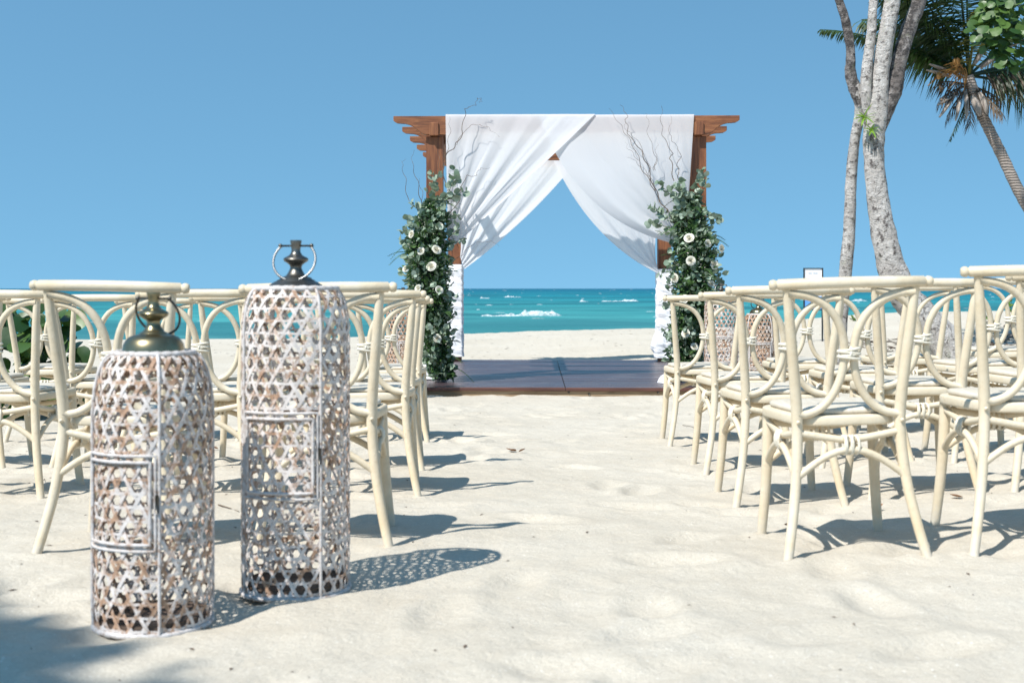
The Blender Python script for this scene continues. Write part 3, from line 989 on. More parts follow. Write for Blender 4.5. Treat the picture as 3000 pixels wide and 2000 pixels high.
def arrangement(label, prof, roses, sprigs, twigs, seed):
    """prof: (z, cx, cy, rx, ry) from the deck up"""
    rng = np.random.default_rng(seed)
    random.seed(seed)
    base = (prof[0][1], prof[0][2], DECK_Z)
    t = thing('flower_arrangement', base, label, 'flowers', 'flower arrangements on the pergola posts')
    zz = np.array([p[0] for p in prof])
    cols = [np.array([p[i] for p in prof]) for i in range(1, 5)]
    def at(z):
        return [np.interp(z, zz, c) for c in cols]
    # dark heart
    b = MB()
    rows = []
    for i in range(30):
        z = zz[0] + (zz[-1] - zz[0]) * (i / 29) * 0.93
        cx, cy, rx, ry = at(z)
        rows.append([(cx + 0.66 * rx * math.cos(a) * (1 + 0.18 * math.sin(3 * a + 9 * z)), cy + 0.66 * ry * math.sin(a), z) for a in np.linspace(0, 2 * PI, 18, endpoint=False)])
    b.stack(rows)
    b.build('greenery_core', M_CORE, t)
    def shell(n, lo, hi):
        z = rng.uniform(zz[0] + 0.02, zz[-1], n)
        cx, cy, rx, ry = at(z)
        a = rng.uniform(0, 2 * PI, n)
        lump = 1 + 0.55 * perlin(a * 1.3 + seed, z * 4.5 + seed)
        k = rng.uniform(lo, hi, n) * lump
        pos = np.stack([cx + rx * k * np.cos(a), cy + ry * k * np.sin(a), z], 1)
        nrm = np.stack([np.cos(a), np.sin(a), 0.25 + 0 * a], 1)
        return pos, nrm
    p, nn = shell(4200, 0.50, 0.98)
    leaf_cloud('fern_foliage', t, M_FERN, p, nn, 0.055, 0.010, 0.8)
    p, nn = shell(1000, 0.62, 1.15)
    leaf_cloud('eucalyptus_foliage', t, M_EUC_S, p, nn, 0.066, 0.026, 0.8)
    p, nn = shell(900, 0.75, 1.08)
    leaf_cloud('filler_blossom', t, M_FILL, p, nn, 0.014, 0.006, 1.0)
    # asparagus fern plumes
    for k in range(26):
        p, nn = shell(1, 0.8, 0.95)
        p, nn = p[0], nn[0] + rng.normal(0, 0.35, 3)
        nn /= np.linalg.norm(nn)
        pts = [Vector(p + nn * s * 0.22 + np.array([0, 0, -0.10 * s * s])) for s in np.linspace(0, 1, 7)]
        b = MB()
        b.tube(pts, 0.0015, 4)
        side = Vector(nn).cross(Vector((0, 0, 1))).normalized()
        for q in range(1, 7):
            for s in (-1, 1):
                for e in (0.0, 0.5):
                    o = pts[q].lerp(pts[max(0, q - 1)], e)
                    tip = o + (side * s * 0.05 + Vector(nn) * 0.03) * (1.15 - q / 8)
                    w = Vector((0, 0, 0.0035))
                    i0 = len(b.v)
                    b.v += [tuple(o - w), tuple(tip), tuple(o + w)]
                    b.f.append((i0, i0 + 1, i0 + 2))
        b.build('fern_plume', M_FERN, t, smooth=False)
    # eucalyptus sprigs, every leaf its own piece
    nleaf = 0
    auto = []
    for k in range(sprigs[1]):
        z = rng.uniform(zz[0] + 0.15, zz[-1])
        cx, cy, rx, ry = at(z)
        a = rng.uniform(-PI, 0.25)
        if rng.uniform() < 0.25:
            a = rng.uniform(0, PI)
        p = Vector((cx + 0.8 * rx * math.cos(a), cy + 0.8 * ry * math.sin(a), z))
        d = Vector((math.cos(a), math.sin(a), rng.uniform(-0.3, 0.7)))
        auto.append((p, p + d.normalized() * rng.uniform(0.13, 0.24), rng.uniform(0.018, 0.027)))
    for (p0, p1, lr) in list(sprigs[0]) + auto:
        p0, p1 = Vector(p0), Vector(p1)
        L = (p1 - p0).length
        mid = (p0 + p1) / 2 + Vector((rng.normal(0, 0.12) * L, rng.normal(0, 0.12) * L, 0.05 * L))
        pts = crom([tuple(p0), tuple(mid), tuple(p1)], 6)
        b = MB()
        b.tube(pts, [0.0035 - 0.0022 * i / (len(pts) - 1) for i in range(len(pts))], 5)
        st = b.build('eucalyptus_sprig', M_STEM, t)
        n = max(5, int(L / 0.021))
        for i in range(n):
            if nleaf >= 300:
                break
            f = 0.12 + 0.9 * i / n
            q = Vector(pts[min(len(pts) - 1, int(f * (len(pts) - 1)))])
            ax = (p1 - p0).normalized()
            out = ax.orthogonal().normalized()
            out.rotate(Quaternion(ax, rng.uniform(0, 2 * PI)))
            d = out + ax * rng.uniform(0.1, 0.8)
            inst('leaf', EUC[int(rng.integers(0, 4))], st, q, look_rot(d), lr * rng.uniform(0.75, 1.35))
            nleaf += 1
    for (px, py) in roses:
        # sits on the near face of the greenery
        d0 = YF - 0.35
        w = P(px, py, d0)
        cx, cy, rx, ry = at(w.z)
        q = max(-0.97, min(0.97, (w.x - cx) / rx))
        yv = cy - ry * 1.12 * math.sqrt(1 - q * q)
        w = P(px, py, yv)
        nd = Vector((q * 0.8 + random.uniform(-0.5, 0.4), -1.0, random.uniform(0.0, 0.8))).normalized()
        inst('rose', ROSE, t, w + nd * 0.012, nd.to_track_quat('Z', 'Y') @ Quaternion((0, 0, 1), random.uniform(0, 6.28)), random.uniform(0.64, 0.90))
    for (pts, r0) in twigs:
        pts = crom([tuple(P(px, py, d)) for px, py, d in pts], 7)
        pts = [np.array(p) + np.array([0.012 * math.sin(i * 0.9 + seed), 0.01 * math.cos(i * 0.7), 0.006 * math.sin(i * 1.3)]) for i, p in enumerate(pts)]
        n = len(pts)
        b = MB()
        b.tube(pts, [r0 * (1 - 0.75 * i / (n - 1)) for i in range(n)], 6)
        b.build('curly_twig', M_TWIG, t)
    return t

FD = YF - 0.33
def prof_px(rows, d):
    out = []
    for py, xl, xr, ry in rows:
        a, c = P(xl, py, d), P(xr, py, d)
        out.append((a.z, (a.x + c.x) / 2, d, (c.x - a.x) / 2 * 0.84, ry * 0.9))
    return sorted(out)
profL = prof_px([(1112, 1265, 1330, 0.15), (1040, 1240, 1325, 0.18), (950, 1225, 1325, 0.20), (880, 1195, 1322, 0.23), (800, 1180, 1325, 0.25), (720, 1180, 1322, 0.25), (670, 1195, 1318, 0.22), (640, 1210, 1312, 0.18), (612, 1232, 1305, 0.12), (585, 1255, 1298, 0.06)], FD)
profR = prof_px([(1112, 1962, 2040, 0.15), (1040, 1958, 2060, 0.18), (950, 1958, 2085, 0.20), (880, 1958, 2105, 0.22), (800, 1965, 2110, 0.25), (720, 1965, 2105, 0.25), (670, 1968, 2088, 0.22), (640, 1975, 2070, 0.18), (610, 1985, 2055, 0.13), (575, 2000, 2045, 0.06)], FD)
def seg(a, b, lr, d=FD - 0.05, d2=None):
    return (P(a[0], a[1], d), P(b[0], b[1], d2 or d - 0.05), lr)
sprL = [seg((1290, 600), (1330, 490), 0.030), seg((1300, 590), (1370, 560), 0.031), seg((1270, 580), (1290, 505), 0.029), seg((1250, 630), (1205, 590), 0.030), seg((1230, 660), (1180, 640), 0.028), seg((1300, 620), (1350, 640), 0.027),
        seg((1290, 560), (1265, 500), 0.026), seg((1310, 560), (1345, 520), 0.030), seg((1260, 640), (1250, 560), 0.032), seg((1290, 660), (1300, 570), 0.031), seg((1240, 690), (1225, 620), 0.030), seg((1310, 700), (1345, 655), 0.027),
        seg((1215, 720), (1165, 700), 0.026), seg((1300, 880), (1345, 870), 0.028), seg((1300, 990), (1340, 1000), 0.027), seg((1295, 1060), (1335, 1085), 0.027)]
sprR = [seg((2000, 660), (1902, 605), 0.031), seg((1995, 680), (1900, 650), 0.030), seg((1990, 690), (1925, 680), 0.029), seg((2000, 600), (1925, 530), 0.029), seg((2010, 590), (1965, 545), 0.029), seg((2020, 600), (1990, 530), 0.031),
        seg((2040, 600), (2050, 488), 0.031), seg((2045, 570), (2042, 520), 0.030), seg((2010, 640), (1985, 570), 0.030), seg((2050, 650), (2090, 625), 0.030), seg((2060, 680), (2108, 640), 0.028), seg((2030, 650), (2020, 570), 0.031),
        seg((1985, 1010), (1945, 1025), 0.028), seg((1985, 880), (1955, 895), 0.028), seg((2030, 720), (2060, 660), 0.030), seg((1975, 760), (1955, 790), 0.026)]
rosL = [(1287, 664), (1236, 737), (1277, 735), (1266, 783), (1192, 790), (1284, 852), (1280, 992), (1228, 846), (1210, 688)]
rosR = [(2020, 701), (2071, 714), (2109, 728), (2023, 765), (2090, 777), (1980, 815), (2082, 835), (2074, 889), (2011, 978), (2033, 1018), (1981, 1039), (2007, 880)]
d1, d2 = FD, YF - 0.28
twL = [([(1303, 540, d1), (1302, 470, d2), (1330, 430, d2), (1352, 395, d2), (1362, 330, d2 - .02), (1370, 315, d2), (1393, 308, d2), (1396, 288, d2)], 0.005),
       ([(1396, 290, d2), (1408, 290, d2), (1409, 298, d2), (1402, 300, d2)], 0.0018),
       ([(1303, 480, d2), (1312, 430, d2), (1318, 380, d2), (1315, 345, d2)], 0.003),
       ([(1335, 425, d2), (1370, 375, d2), (1400, 366, d2), (1430, 375, d2), (1460, 400, d2)], 0.0025),
       ([(1310, 640, d1), (1345, 585, d1), (1362, 520, d2), (1395, 515, d2), (1405, 495, d2), (1432, 494, d2)], 0.004),
       ([(1236, 600, d1), (1222, 530, d1), (1208, 480, d1), (1210, 440, d1)], 0.0035),
       ([(1196, 590, d1), (1186, 520, d1), (1178, 480, d1), (1186, 466, d1)], 0.0028),
       ([(1240, 620, d1), (1235, 560, d1), (1225, 520, d1)], 0.003),
       ([(1300, 770, d1), (1350, 750, d1 - .1), (1385, 715, d1 - .1), (1440, 708, d1 - .1), (1459, 720, d1 - .1)], 0.003),
       ([(1290, 510, d2), (1285, 460, d2), (1288, 430, d2)], 0.0025)]
twR = [([(1990, 670, d1), (1945, 605, d1), (1915, 545, d2), (1895, 480, d2), (1870, 430, d2), (1845, 400, d2), (1835, 360, d2), (1835, 335, d2), (1817, 307, d2)], 0.006),
       ([(1920, 560, d1), (1890, 510, d2), (1860, 440, d2), (1838, 400, d2), (1810, 355, d2), (1785, 320, d2)], 0.004),
       ([(1935, 590, d1), (1905, 520, d1), (1900, 480, d2), (1865, 410, d2), (1835, 380, d2), (1828, 350, d2)], 0.003),
       ([(1915, 500, d2), (1922, 460, d2), (1900, 400, d2), (1898, 350, d2), (1890, 330, d2)], 0.0025),
       ([(1975, 530, d2), (1965, 470, d2), (1968, 445, d2), (1945, 405, d2), (1938, 360, d2), (1938, 312, d2)], 0.0045),
       ([(1990, 530, d2), (1985, 490, d2), (1993, 450, d2), (1975, 420, d2), (1962, 390, d2), (1966, 340, d2)], 0.0035),
       ([(1915, 540, d1), (1880, 490, d1), (1850, 465, d2), (1832, 462, d2)], 0.0022),
       ([(1920, 500, d2), (1922, 450, d2), (1926, 418, d2)], 0.0025),
       ([(1870, 470, d2), (1845, 440, d2), (1830, 415, d2)], 0.002),
       ([(2060, 640, d1), (2066, 590, d1), (2060, 570, d1)], 0.002)]
arrangement('tall column of eucalyptus, fern and cream roses on the left front post', profL, rosL, (sprL, 18), twL, 21)
arrangement('tall column of eucalyptus, fern and cream roses on the right front post', profR, rosR, (sprR, 18), twR, 22)

# ------------------------------------------------------------------ lanterns
def make_lantern(name, H, Rb, rt, label, door, az, mat, cap_r, cap_kind, ring_tilt, ring_mat, group):
    t = thing(name, (0, 0, 0), label, 'lantern', group)
    # profile of the cage
    sh = 0.125 if rt > 0.1 else 0.165                       # height of the shoulder
    prof = [(Rb * 0.985, 0.0), (Rb, 0.08), (Rb, H - sh)]
    for i in range(1, 11):
        a = (PI / 2) * i / 10
        prof.append((rt + (Rb - rt) * math.cos(a) ** 0.95, H - sh + sh * math.sin(a)))
    pr = np.array(prof)
    sl = np.concatenate([[0], np.cumsum(np.hypot(np.diff(pr[:, 0]), np.diff(pr[:, 1])))])
    S = sl[-1]
    def pos(th, s, off=0.0):
        r, z = np.interp(s, sl, pr[:, 0]), np.interp(s, sl, pr[:, 1])
        e = 0.004
        r1, z1 = np.interp(min(S, s + e), sl, pr[:, 0]), np.interp(min(S, s + e), sl, pr[:, 1])
        r0, z0 = np.interp(max(0, s - e), sl, pr[:, 0]), np.interp(max(0, s - e), sl, pr[:, 1])
        tr, tz = r1 - r0, z1 - z0
        l = math.hypot(tr, tz) or 1
        nr, nz = tz / l, -tr / l
        sq = 1 + 0.018 * math.cos(4 * (th - az - PI / 4))
        rr = r * sq + nr * off
        return Vector((rr * math.sin(th), -rr * math.cos(th), z + nz * off)), Vector((nr * math.sin(th), -nr * math.cos(th), nz))
    h = 0.0345
    N = int(round(2 * PI * Rb / 0.0400))
    aa = 2 * PI / N
    def ribbon(pts, w, th, nm):
        b = MB()
        n = len(pts)
        rows = []
        for i in range(n):
            p, nn = pts[i]
            tg = (pts[min(i + 1, n - 1)][0] - pts[max(i - 1, 0)][0]).normalized()
            sd = nn.cross(tg).normalized()
            rows.append([p + sd * w + nn * th, p - sd * w + nn * th, p - sd * w - nn * th, p + sd * w - nn * th])
        b.quad_grid(rows, closed_v=True)
        return b.build(nm, mat, t, smooth=False)
    for sg in (-1, 1):
        for k in range(N):
            ns = int(S / h * 4)
            pts = []
            jit = random.uniform(-0.1, 0.1) * aa
            for i in range(ns + 1):
                s = S * i / ns
                th = k * aa + jit + sg * s / (2 * h) * aa
                pts.append(pos(th, s, sg * 0.0017 * math.cos(PI * s / h)))
            ribbon(pts, random.uniform(0.0038, 0.0049), 0.0007, 'cane_strip')
    j = 0
    while (j + 0.5) * h < S - 0.02:
        s = (j + 0.5) * h
        n = 56
        pts = [pos(2 * PI * i / n, s + 0.0015 * math.sin(i * 1.7 + j), 0.0008 * math.sin(i * 2.3)) for i in range(n + 1)]
        ribbon(pts, random.uniform(0.0030, 0.0042), 0.0007, 'cane_strip')
        j += 1
    def cord(pts, r, nm, closed=False, mat2=M_WCORD):
        n = len(pts)
        b = MB()
        b.tube(pts, [r * (1 + 0.13 * math.sin(i * 2.1)) for i in range(n)], 7, closed)
        return b.build(nm, mat2, t)
    cord([pos(2 * PI * i / 90, 0.006, 0.002)[0] for i in range(90)], 0.0075, 'bottom_rim', True)
    cord([pos(2 * PI * i / 70, S - 0.004, 0.001)[0] for i in range(70)], 0.0085, 'top_rim', True)
    for q in range(4):
        th = az + PI / 4 + q * PI / 2
        cord([pos(th, S * i / 60, 0.003)[0] for i in range(61)], 0.0045, 'rib')
    # door on the front panel
    z0, z1 = door
    t0, t1 = az - PI / 4 + 0.09, az + PI / 4 - 0.10
    def rect(t0, t1, z0, z1, off, n=14):
        L = [pos(t0 + (t1 - t0) * i / n, z1, off)[0] for i in range(n)]
        L += [pos(t1, z1 + (z0 - z1) * i / n, off)[0] for i in range(n)]
        L += [pos(t1 + (t0 - t1) * i / n, z0, off)[0] for i in range(n)]
        L += [pos(t0, z0 + (z1 - z0) * i / n, off)[0] for i in range(n)]
        return L
    cord(rect(t0 - 0.035, t1 + 0.035, z0 - 0.006, z1 + 0.006, 0.003), 0.0043, 'door_surround', True)
    cord(rect(t0 + 0.05, t1 - 0.05, z0 + 0.010, z1 - 0.010, 0.005), 0.0048, 'door_frame', True)
    b = MB()
    zc = (z0 + z1) / 2 + 0.0
    c0 = pos(t1 + 0.055, zc, 0.012)[0]
    b.tube([c0 + Vector((0, 0, -0.022)), c0 + Vector((0, 0, 0.022))], 0.005, 8)
    b.build('latch', M_IRON, t)
    b = MB()
    b.lathe([(Rb * 0.94, 0.012), (Rb * 0.955, 0.016), (Rb * 0.955, 0.028), (Rb * 0.94, 0.032)], 40)
    b.build('base_disc', M_LBASE, t)
    # metal cap
    k = cap_r / 0.081
    if cap_kind == 'flat':
        cp = [(0.081, 0.0), (0.083, 0.004), (0.080, 0.008), (0.072, 0.013), (0.062, 0.019), (0.055, 0.022), (0.053, 0.025), (0.047, 0.027), (0.044, 0.031), (0.036, 0.034), (0.029, 0.037), (0.024, 0.043), (0.019, 0.052), (0.016, 0.060), (0.0175, 0.067), (0.024, 0.073), (0.034, 0.079), (0.036, 0.084), (0.034, 0.088), (0.026, 0.092), (0.019, 0.096), (0.0145, 0.102), (0.0125, 0.109), (0.0135, 0.118), (0.0145, 0.127), (0.0165, 0.137), (0.016, 0.139), (0.011, 0.139)]
    else:
        cp = [(0.083, -0.004), (0.084, 0.002), (0.083, 0.006), (0.082, 0.013), (0.079, 0.024), (0.073, 0.034), (0.063, 0.042), (0.050, 0.047), (0.040, 0.049), (0.036, 0.051), (0.035, 0.053), (0.029, 0.056), (0.024, 0.062), (0.019, 0.070), (0.0165, 0.078), (0.018, 0.084), (0.027, 0.090), (0.037, 0.097), (0.039, 0.103), (0.036, 0.108), (0.026, 0.113), (0.019, 0.118), (0.0145, 0.125), (0.0135, 0.133), (0.0155, 0.146), (0.018, 0.156), (0.0175, 0.158), (0.011, 0.158)]
    top = cp[-1][1]
    b = MB()
    b.lathe([(r * k if z < 0.04 else r, H + z) for r, z in cp], 36)
    cap = b.build('cap', M_PEWTER if cap_kind == 'flat' else M_BRASS, t, auto=40)
    ears = H + top - 0.016
    yr = az * 0.6
    rx, ry = math.cos(yr), math.sin(yr)
    b = MB()
    b.tube([(-0.045 * rx, -0.045 * ry, ears), (0.045 * rx, 0.045 * ry, ears)], 0.0028, 8)
    for s in (-1, 1):
        b.lathe([(0.002, -0.006), (0.005, -0.004), (0.0062, 0), (0.005, 0.004), (0.002, 0.006)], 10, (s * 0.046 * rx, s * 0.046 * ry, ears))
    b.build('pin', M_IRON, t)
    rr = 0.0615
    dz = math.sqrt(rr * rr - 0.041 ** 2)
    pts = []
    a0 = math.acos(-(-dz) / rr)       # opening at the top
    for i in range(41):
        a = a0 + (2 * PI - 2 * a0) * i / 40
        lx, lz = rr * math.sin(a), -dz + rr * math.cos(a)
        yv = lz * math.sin(ring_tilt)
        zv = lz * math.cos(ring_tilt)
        pts.append((lx * rx - yv * ry, lx * ry + yv * rx, ears + zv))
    b = MB()
    b.tube(pts, 0.0033, 8)
    b.build('ring_handle', ring_mat, t)
    return t
GRP = 'whitewashed cane lanterns'
def place(t, x, y, z, label=None, rz=0.0):
    t.location = (x, y, z)
    t.rotation_euler = (0, 0, rz)
    if label: t['label'] = label
    return t
tall = make_lantern('cane_lantern', 0.865, 0.153, 0.113, 'tall whitewashed cane lantern with grey metal cap, nearest the aisle', (0.29, 0.515), R(-10), M_CANE_W, 0.081, 'flat', R(22), M_STEEL, GRP)
short = make_lantern('cane_lantern', 0.705, 0.146, 0.095, 'short whitewashed cane lantern with domed brass cap in the left foreground', (0.225, 0.45), R(-24), M_CANE_O, 0.078, 'dome', R(-28), M_IRON, GRP)
place(tall, (867 - 1500) / FPX * 3.68, 3.68, gz(-0.62, 3.68) - 0.006)
place(short, (450 - 1500) / FPX * 3.33, 3.33, gz(-0.93, 3.33) - 0.006)
tl2 = copy_tree(tall)
place(tl2, (1181 - 1500) / FPX * 11.62, 11.62, gb(-1.0, 11.6) - 0.004, 'tall cane lantern half hidden behind chairs by the left flowers', R(40))
tl3 = copy_tree(tall)
place(tl3, (2113 - 1500) / FPX * 11.62, 11.62, gb(1.9, 11.62) - 0.004, 'tall cane lantern behind the chairs by the right flowers', R(15))
ts3 = copy_tree(short)
place(ts3, (2222 - 1500) / FPX * 11.55, 11.55, gb(2.22, 11.55) - 0.004, 'short orange brown cane lantern behind the chairs on the right', R(20))
def recane(t, mt):
    cache = {}
    for ch in t.children:
        if ch.name.startswith('cane_strip'):
            ch.material_slots[0].link = 'OBJECT'
            ch.material_slots[0].material = mt
recane(tl2, M_CANE_DARK)
recane(tl3, M_CANE_O)
recane(ts3, M_CANE_DARK)

# ------------------------------------------------------------------ chairs
def make_chair():
    t = thing('rattan_chair', (0, 0, 0), 'cream rattan chair', 'chair')
    UP = [(0.205, -0.262, 0.872), (0.196, -0.250, 0.78), (0.180, -0.222, 0.62), (0.168, -0.200, 0.48), (0.168, -0.198, 0.38), (0.179, -0.212, 0.25), (0.200, -0.238, 0.12), (0.234, -0.278, -0.045)]
    FL = [(0.183, 0.160, 0.435), (0.187, 0.168, 0.30), (0.196, 0.185, 0.14), (0.212, 0.210, -0.045)]
    def at(path, z, s):
        pth = sorted(path, key=lambda p: p[2])
        zz = [p[2] for p in pth]
        return Vector((s * np.interp(z, zz, [p[0] for p in pth]), np.interp(z, zz, [p[1] for p in pth]), z))
    # top rail
    b = MB()
    rp, rr = [], []
    for x, r in [(k_ * 1.045, r_) for k_, r_ in [(-0.250, 0.006), (-0.249, 0.012), (-0.246, 0.0150), (-0.240, 0.0172), (-0.232, 0.0172), (-0.228, 0.0135), (-0.225, 0.0135), (-0.222, 0.0176), (-0.10, 0.0180), (0, 0.0180), (0.10, 0.0180), (0.222, 0.0176), (0.225, 0.0135), (0.228, 0.0135), (0.232, 0.0172), (0.240, 0.0172), (0.246, 0.0150), (0.249, 0.012), (0.250, 0.006)]]:
        rp.append((x, -0.263 - 0.014 * (1 - (x / 0.25) ** 2), 0.886 + 0.003 * (1 - (x / 0.25) ** 2)))
        rr.append(r)
    b.tube(rp, rr, 14)
    b.build('top_rail', M_RATTAN, t, auto=50)
    for s in (-1, 1):
        pts = crom([(s * p[0], p[1], p[2]) for p in UP], 5)
        b = MB()
        b.tube(pts, [float(np.interp(p[2], [-0.05, 0.3, 0.48, 0.75, 0.872], [0.0158, 0.0175, 0.0188, 0.0170, 0.0138])) for p in pts], 12)
        b.build('rear_leg', M_RATTAN, t)
        pts = crom([(s * p[0], p[1], p[2]) for p in FL], 5)
        b = MB()
        b.tube(pts, [float(np.interp(p[2], [-0.05, 0.25, 0.435], [0.0165, 0.019, 0.0195])) for p in pts], 12)
        b.build('front_leg', M_RATTAN, t)
        # bent half ring of the back
        b = MB()
        pts = []
        for i in range(29):
            a = PI / 2 - PI * i / 28
            z = 0.660 + 0.196 * math.sin(a)
            o = at(UP, z, 1)
            f = max(0.0, math.cos(a)) ** 0.85
            x = o.x * (1 - f) + 0.0150 * f
            y = o.y - 0.004 + 0.012 * f * (1 if s > 0 else 0.85)
            pts.append((s * x, y, z))
        b.tube(pts, 0.0136, 10)
        b.build('back_ring', M_RATTAN, t)
        q = at(UP, 0.443, s)
        b = MB()
        b.lathe([(0.0075, 0.0), (0.007, 0.003), (0.005, 0.0055), (0.001, 0.0065)], 10)
        b.v = [(q.x + x, q.y - 0.0195 - z, q.z + y) for x, y, z in b.v]
        b.build('bolt', M_RATTAN, t)
    # cord tie in the middle of the back
    c = Vector((0, at(UP, 0.66, 1).y + 0.007, 0.660))
    b = MB()
    for k, zo in enumerate((-0.013, -0.0045, 0.004, 0.0125)):
        L = []
        for i in range(20):
            a = 2 * PI * i / 20
            L.append((c.x + 0.0345 * math.cos(a), c.y + 0.0195 * math.sin(a), c.z + zo + 0.005 * math.cos(a) * (1 if k % 2 else -1)))
        b.tube(L, 0.0054, 6, closed=True)
    L = [(c.x + 0.004 * math.sin(a), c.y + 0.0215 * math.cos(a), c.z + 0.021 * math.sin(a)) for a in np.linspace(0, 2 * PI, 14, endpoint=False)]
    b.tube(L, 0.0054, 6, closed=True)
    b.build('cord_tie', M_CORD, t)
    # seat frame: rounded trapezoid
    def outline(k, dz, n=44):
        out = []
        for i in range(n):
            a = 2 * PI * i / n
            ca, sa = math.cos(a), math.sin(a)
            e = 0.42
            x = math.copysign(abs(ca) ** e, ca)
            y = math.copysign(abs(sa) ** e, sa)
            hw = 0.192 + 0.030 * y
            out.append((x * hw * k, 0.005 + y * 0.213 * k, dz))
        return out
    b = MB()
    b.stack([outline(0.965, 0.427), outline(0.99, 0.429), outline(1.0, 0.434), outline(1.0, 0.453), outline(0.99, 0.458), outline(0.965, 0.461)])
    b.build('seat_frame', M_RATTAN, t, auto=50)
    b = MB()
    b.stack([outline(0.86, 0.462), outline(0.885, 0.466), outline(0.89, 0.474), outline(0.865, 0.480), outline(0.70, 0.4835), outline(0.4, 0.484), outline(0.05, 0.4835)])
    b.build('seat_panel', M_SEAT, t, auto=50)
    # stretchers: two bent rods tied together on each side
    sides = [((UP, -1), (UP, 1)), ((FL, -1), (FL, 1)), ((UP, -1), (FL, -1)), ((UP, 1), (FL, 1))]
    for i, (A, B) in enumerate(sides):
        a_hi, b_hi = at(A[0], 0.408, A[1]), at(B[0], 0.408, B[1])
        a_lo, b_lo = at(A[0], 0.262, A[1]), at(B[0], 0.262, B[1])
        up, lo = [], []
        for k in range(17):
            f = k / 16
            w = 1 - abs(2 * f - 1)
            ws = math.sin(PI / 2 * w)
            u = a_hi.lerp(b_hi, f)
            l = a_lo.lerp(b_lo, f)
            u.z = 0.408 - 0.030 * (w ** 0.9)
            l.z = 0.262 + 0.089 * ws
            up.append(u); lo.append(l)
        for pth in (up, lo):
            b = MB()
            b.tube(pth, 0.0118, 9)
            b.build('stretcher', M_RATTAN, t)
        cc = (up[8] + lo[8]) / 2
        ax = (b_hi - a_hi).normalized()
        sd = Vector((0, 0, 1)).cross(ax)
        b = MB()
        for q, xo in enumerate((-0.020, -0.010, 0.0, 0.010, 0.020)):
            L = []
            for kk in range(16):
                a = 2 * PI * kk / 16
                L.append(cc + ax * (xo + 0.007 * math.cos(a) * (1 if q % 2 else -1)) + sd * 0.0165 * math.cos(a) + Vector((0, 0, 0.029 * math.sin(a))))
            b.tube(L, 0.0054, 6, closed=True)
        b.build('cord_tie', M_CORD, t)
    return t
ordn = ['row nearest the camera', 'second nearest row', 'third nearest row', 'row nearest the deck']
posn = ['beside aisle', 'second from aisle', 'third from aisle', 'fourth from aisle']
proto = make_chair()
first = True
for side, rows, grp in (('right', ROWS_R, 'cream rattan chairs right of the aisle'), ('left', ROWS_L, 'cream rattan chairs left of the aisle')):
    for i, row in enumerate(rows):
        for j, (x, d, rz, roll) in enumerate(row):
            o = proto if first else copy_tree(proto)
            first = False
            yc = d + 0.265
            zs = [gz(x + sx * 0.21, yc + sy) for sx in (-1, 1) for sy in (-0.265, 0.205)]
            z = 0.4 * float(np.mean(zs)) + 0.6 * gb(x, yc)
            o.location = (x, yc, z - 0.014 + (0.012 if side == 'right' else 0.0) + (0.016 if side == 'right' and i == 0 and j == 1 else 0.0))
            o.rotation_euler = (R(random.uniform(-0.5, 0.5)), R(-roll), R(rz))
            tag(o, 'cream rattan chair %s of aisle, %s, %s' % (side, ordn[i], posn[j]), 'chair', grp)

# ------------------------------------------------------------------ sign on the dune
SD = 19.0
sg = P(2382, 845, SD)
gzs = gz(sg.x, SD)
sign = thing('framed_sign', (sg.x, SD, gzs), 'small black framed white notice on a stand beyond the right chairs', 'sign')
x0, x1 = P(2354, 0, SD).x, P(2411, 0, SD).x
zt_, zb_ = P(0, 785, SD).z, P(0, 908, SD).z
fw = 0.012
for (a, c) in (((x0, zb_), (x0 + fw, zt_)), ((x1 - fw * 1.4, zb_), (x1, zt_))):
    b = MB(); b.box((a[0], SD - 0.02, gzs - 0.1), (c[0], SD + 0.02, c[1]), 0.003)
    b.build('leg', M_BLACK, sign, smooth=False)
for zc in (zb_ , zt_ - fw * 0.9):
    b = MB(); b.box((x0 + fw, SD - 0.018, zc), (x1 - fw * 1.4, SD + 0.018, zc + fw * 0.9))
    b.build('frame_rail', M_BLACK, sign, smooth=False)
b = MB(); b.box((x0 + fw, SD - 0.006, zb_ + fw), (x1 - fw * 1.4, SD + 0.006, zt_ - fw))
pan = b.build('panel', M_PAPER, sign, smooth=False)
b = MB(); b.box((x0 + fw + 0.004, SD - 0.010, zb_ + fw + 0.005), (x1 - fw * 1.4 - 0.004, SD - 0.0062, zb_ + 0.20))
b.build('blue_print', M_BLUE, pan, smooth=False)
zc = P(0, 800.5, SD).z
for (a, c) in ((2368, 2379), (2382.5, 2395)):
    k = a
    while k < c - 1:
        xa = P(k, 0, SD).x
        b = MB(); b.box((xa, SD - 0.009, zc - 0.010), (xa + 0.008, SD - 0.0062, zc + 0.010))
        b.build('print_mark', M_GREY, pan, smooth=False)
        k += 2.6

# ------------------------------------------------------------------ trees
TD = 13.3
def limb(b, pts, d, n=16, amp=0.06, k=6, seed=0.0, yoff=None):
    """pts: (px, py, width px[, extra depth])"""
    q = [(*P(p[0], p[1], d + (p[3] if len(p) > 3 else 0)), p[2] / FPX * d / 2) for p in pts]
    q = crom(q, k)
    m = len(q)
    base = len(b.v)
    b.tube([p[:3] for p in q], [max(0.004, p[3]) for p in q], n)
    for i in range(m):
        c = np.array(q[i][:3])
        for j in range(n):
            v = np.array(b.v[base + i * n + j])
            w = float(perlin(np.array(j * 0.8 + seed), np.array(i * 0.42 + seed))) * 1.5
            e = v - c
            b.v[base + i * n + j] = tuple(c + e * (1 + amp * w))
tb = P(2800, 1058, TD)
tree = thing('pale_barked_tree', (tb.x, TD, gz(tb.x, TD)), 'pale blotchy barked tree with leaning twin trunks behind the right chairs', 'tree')
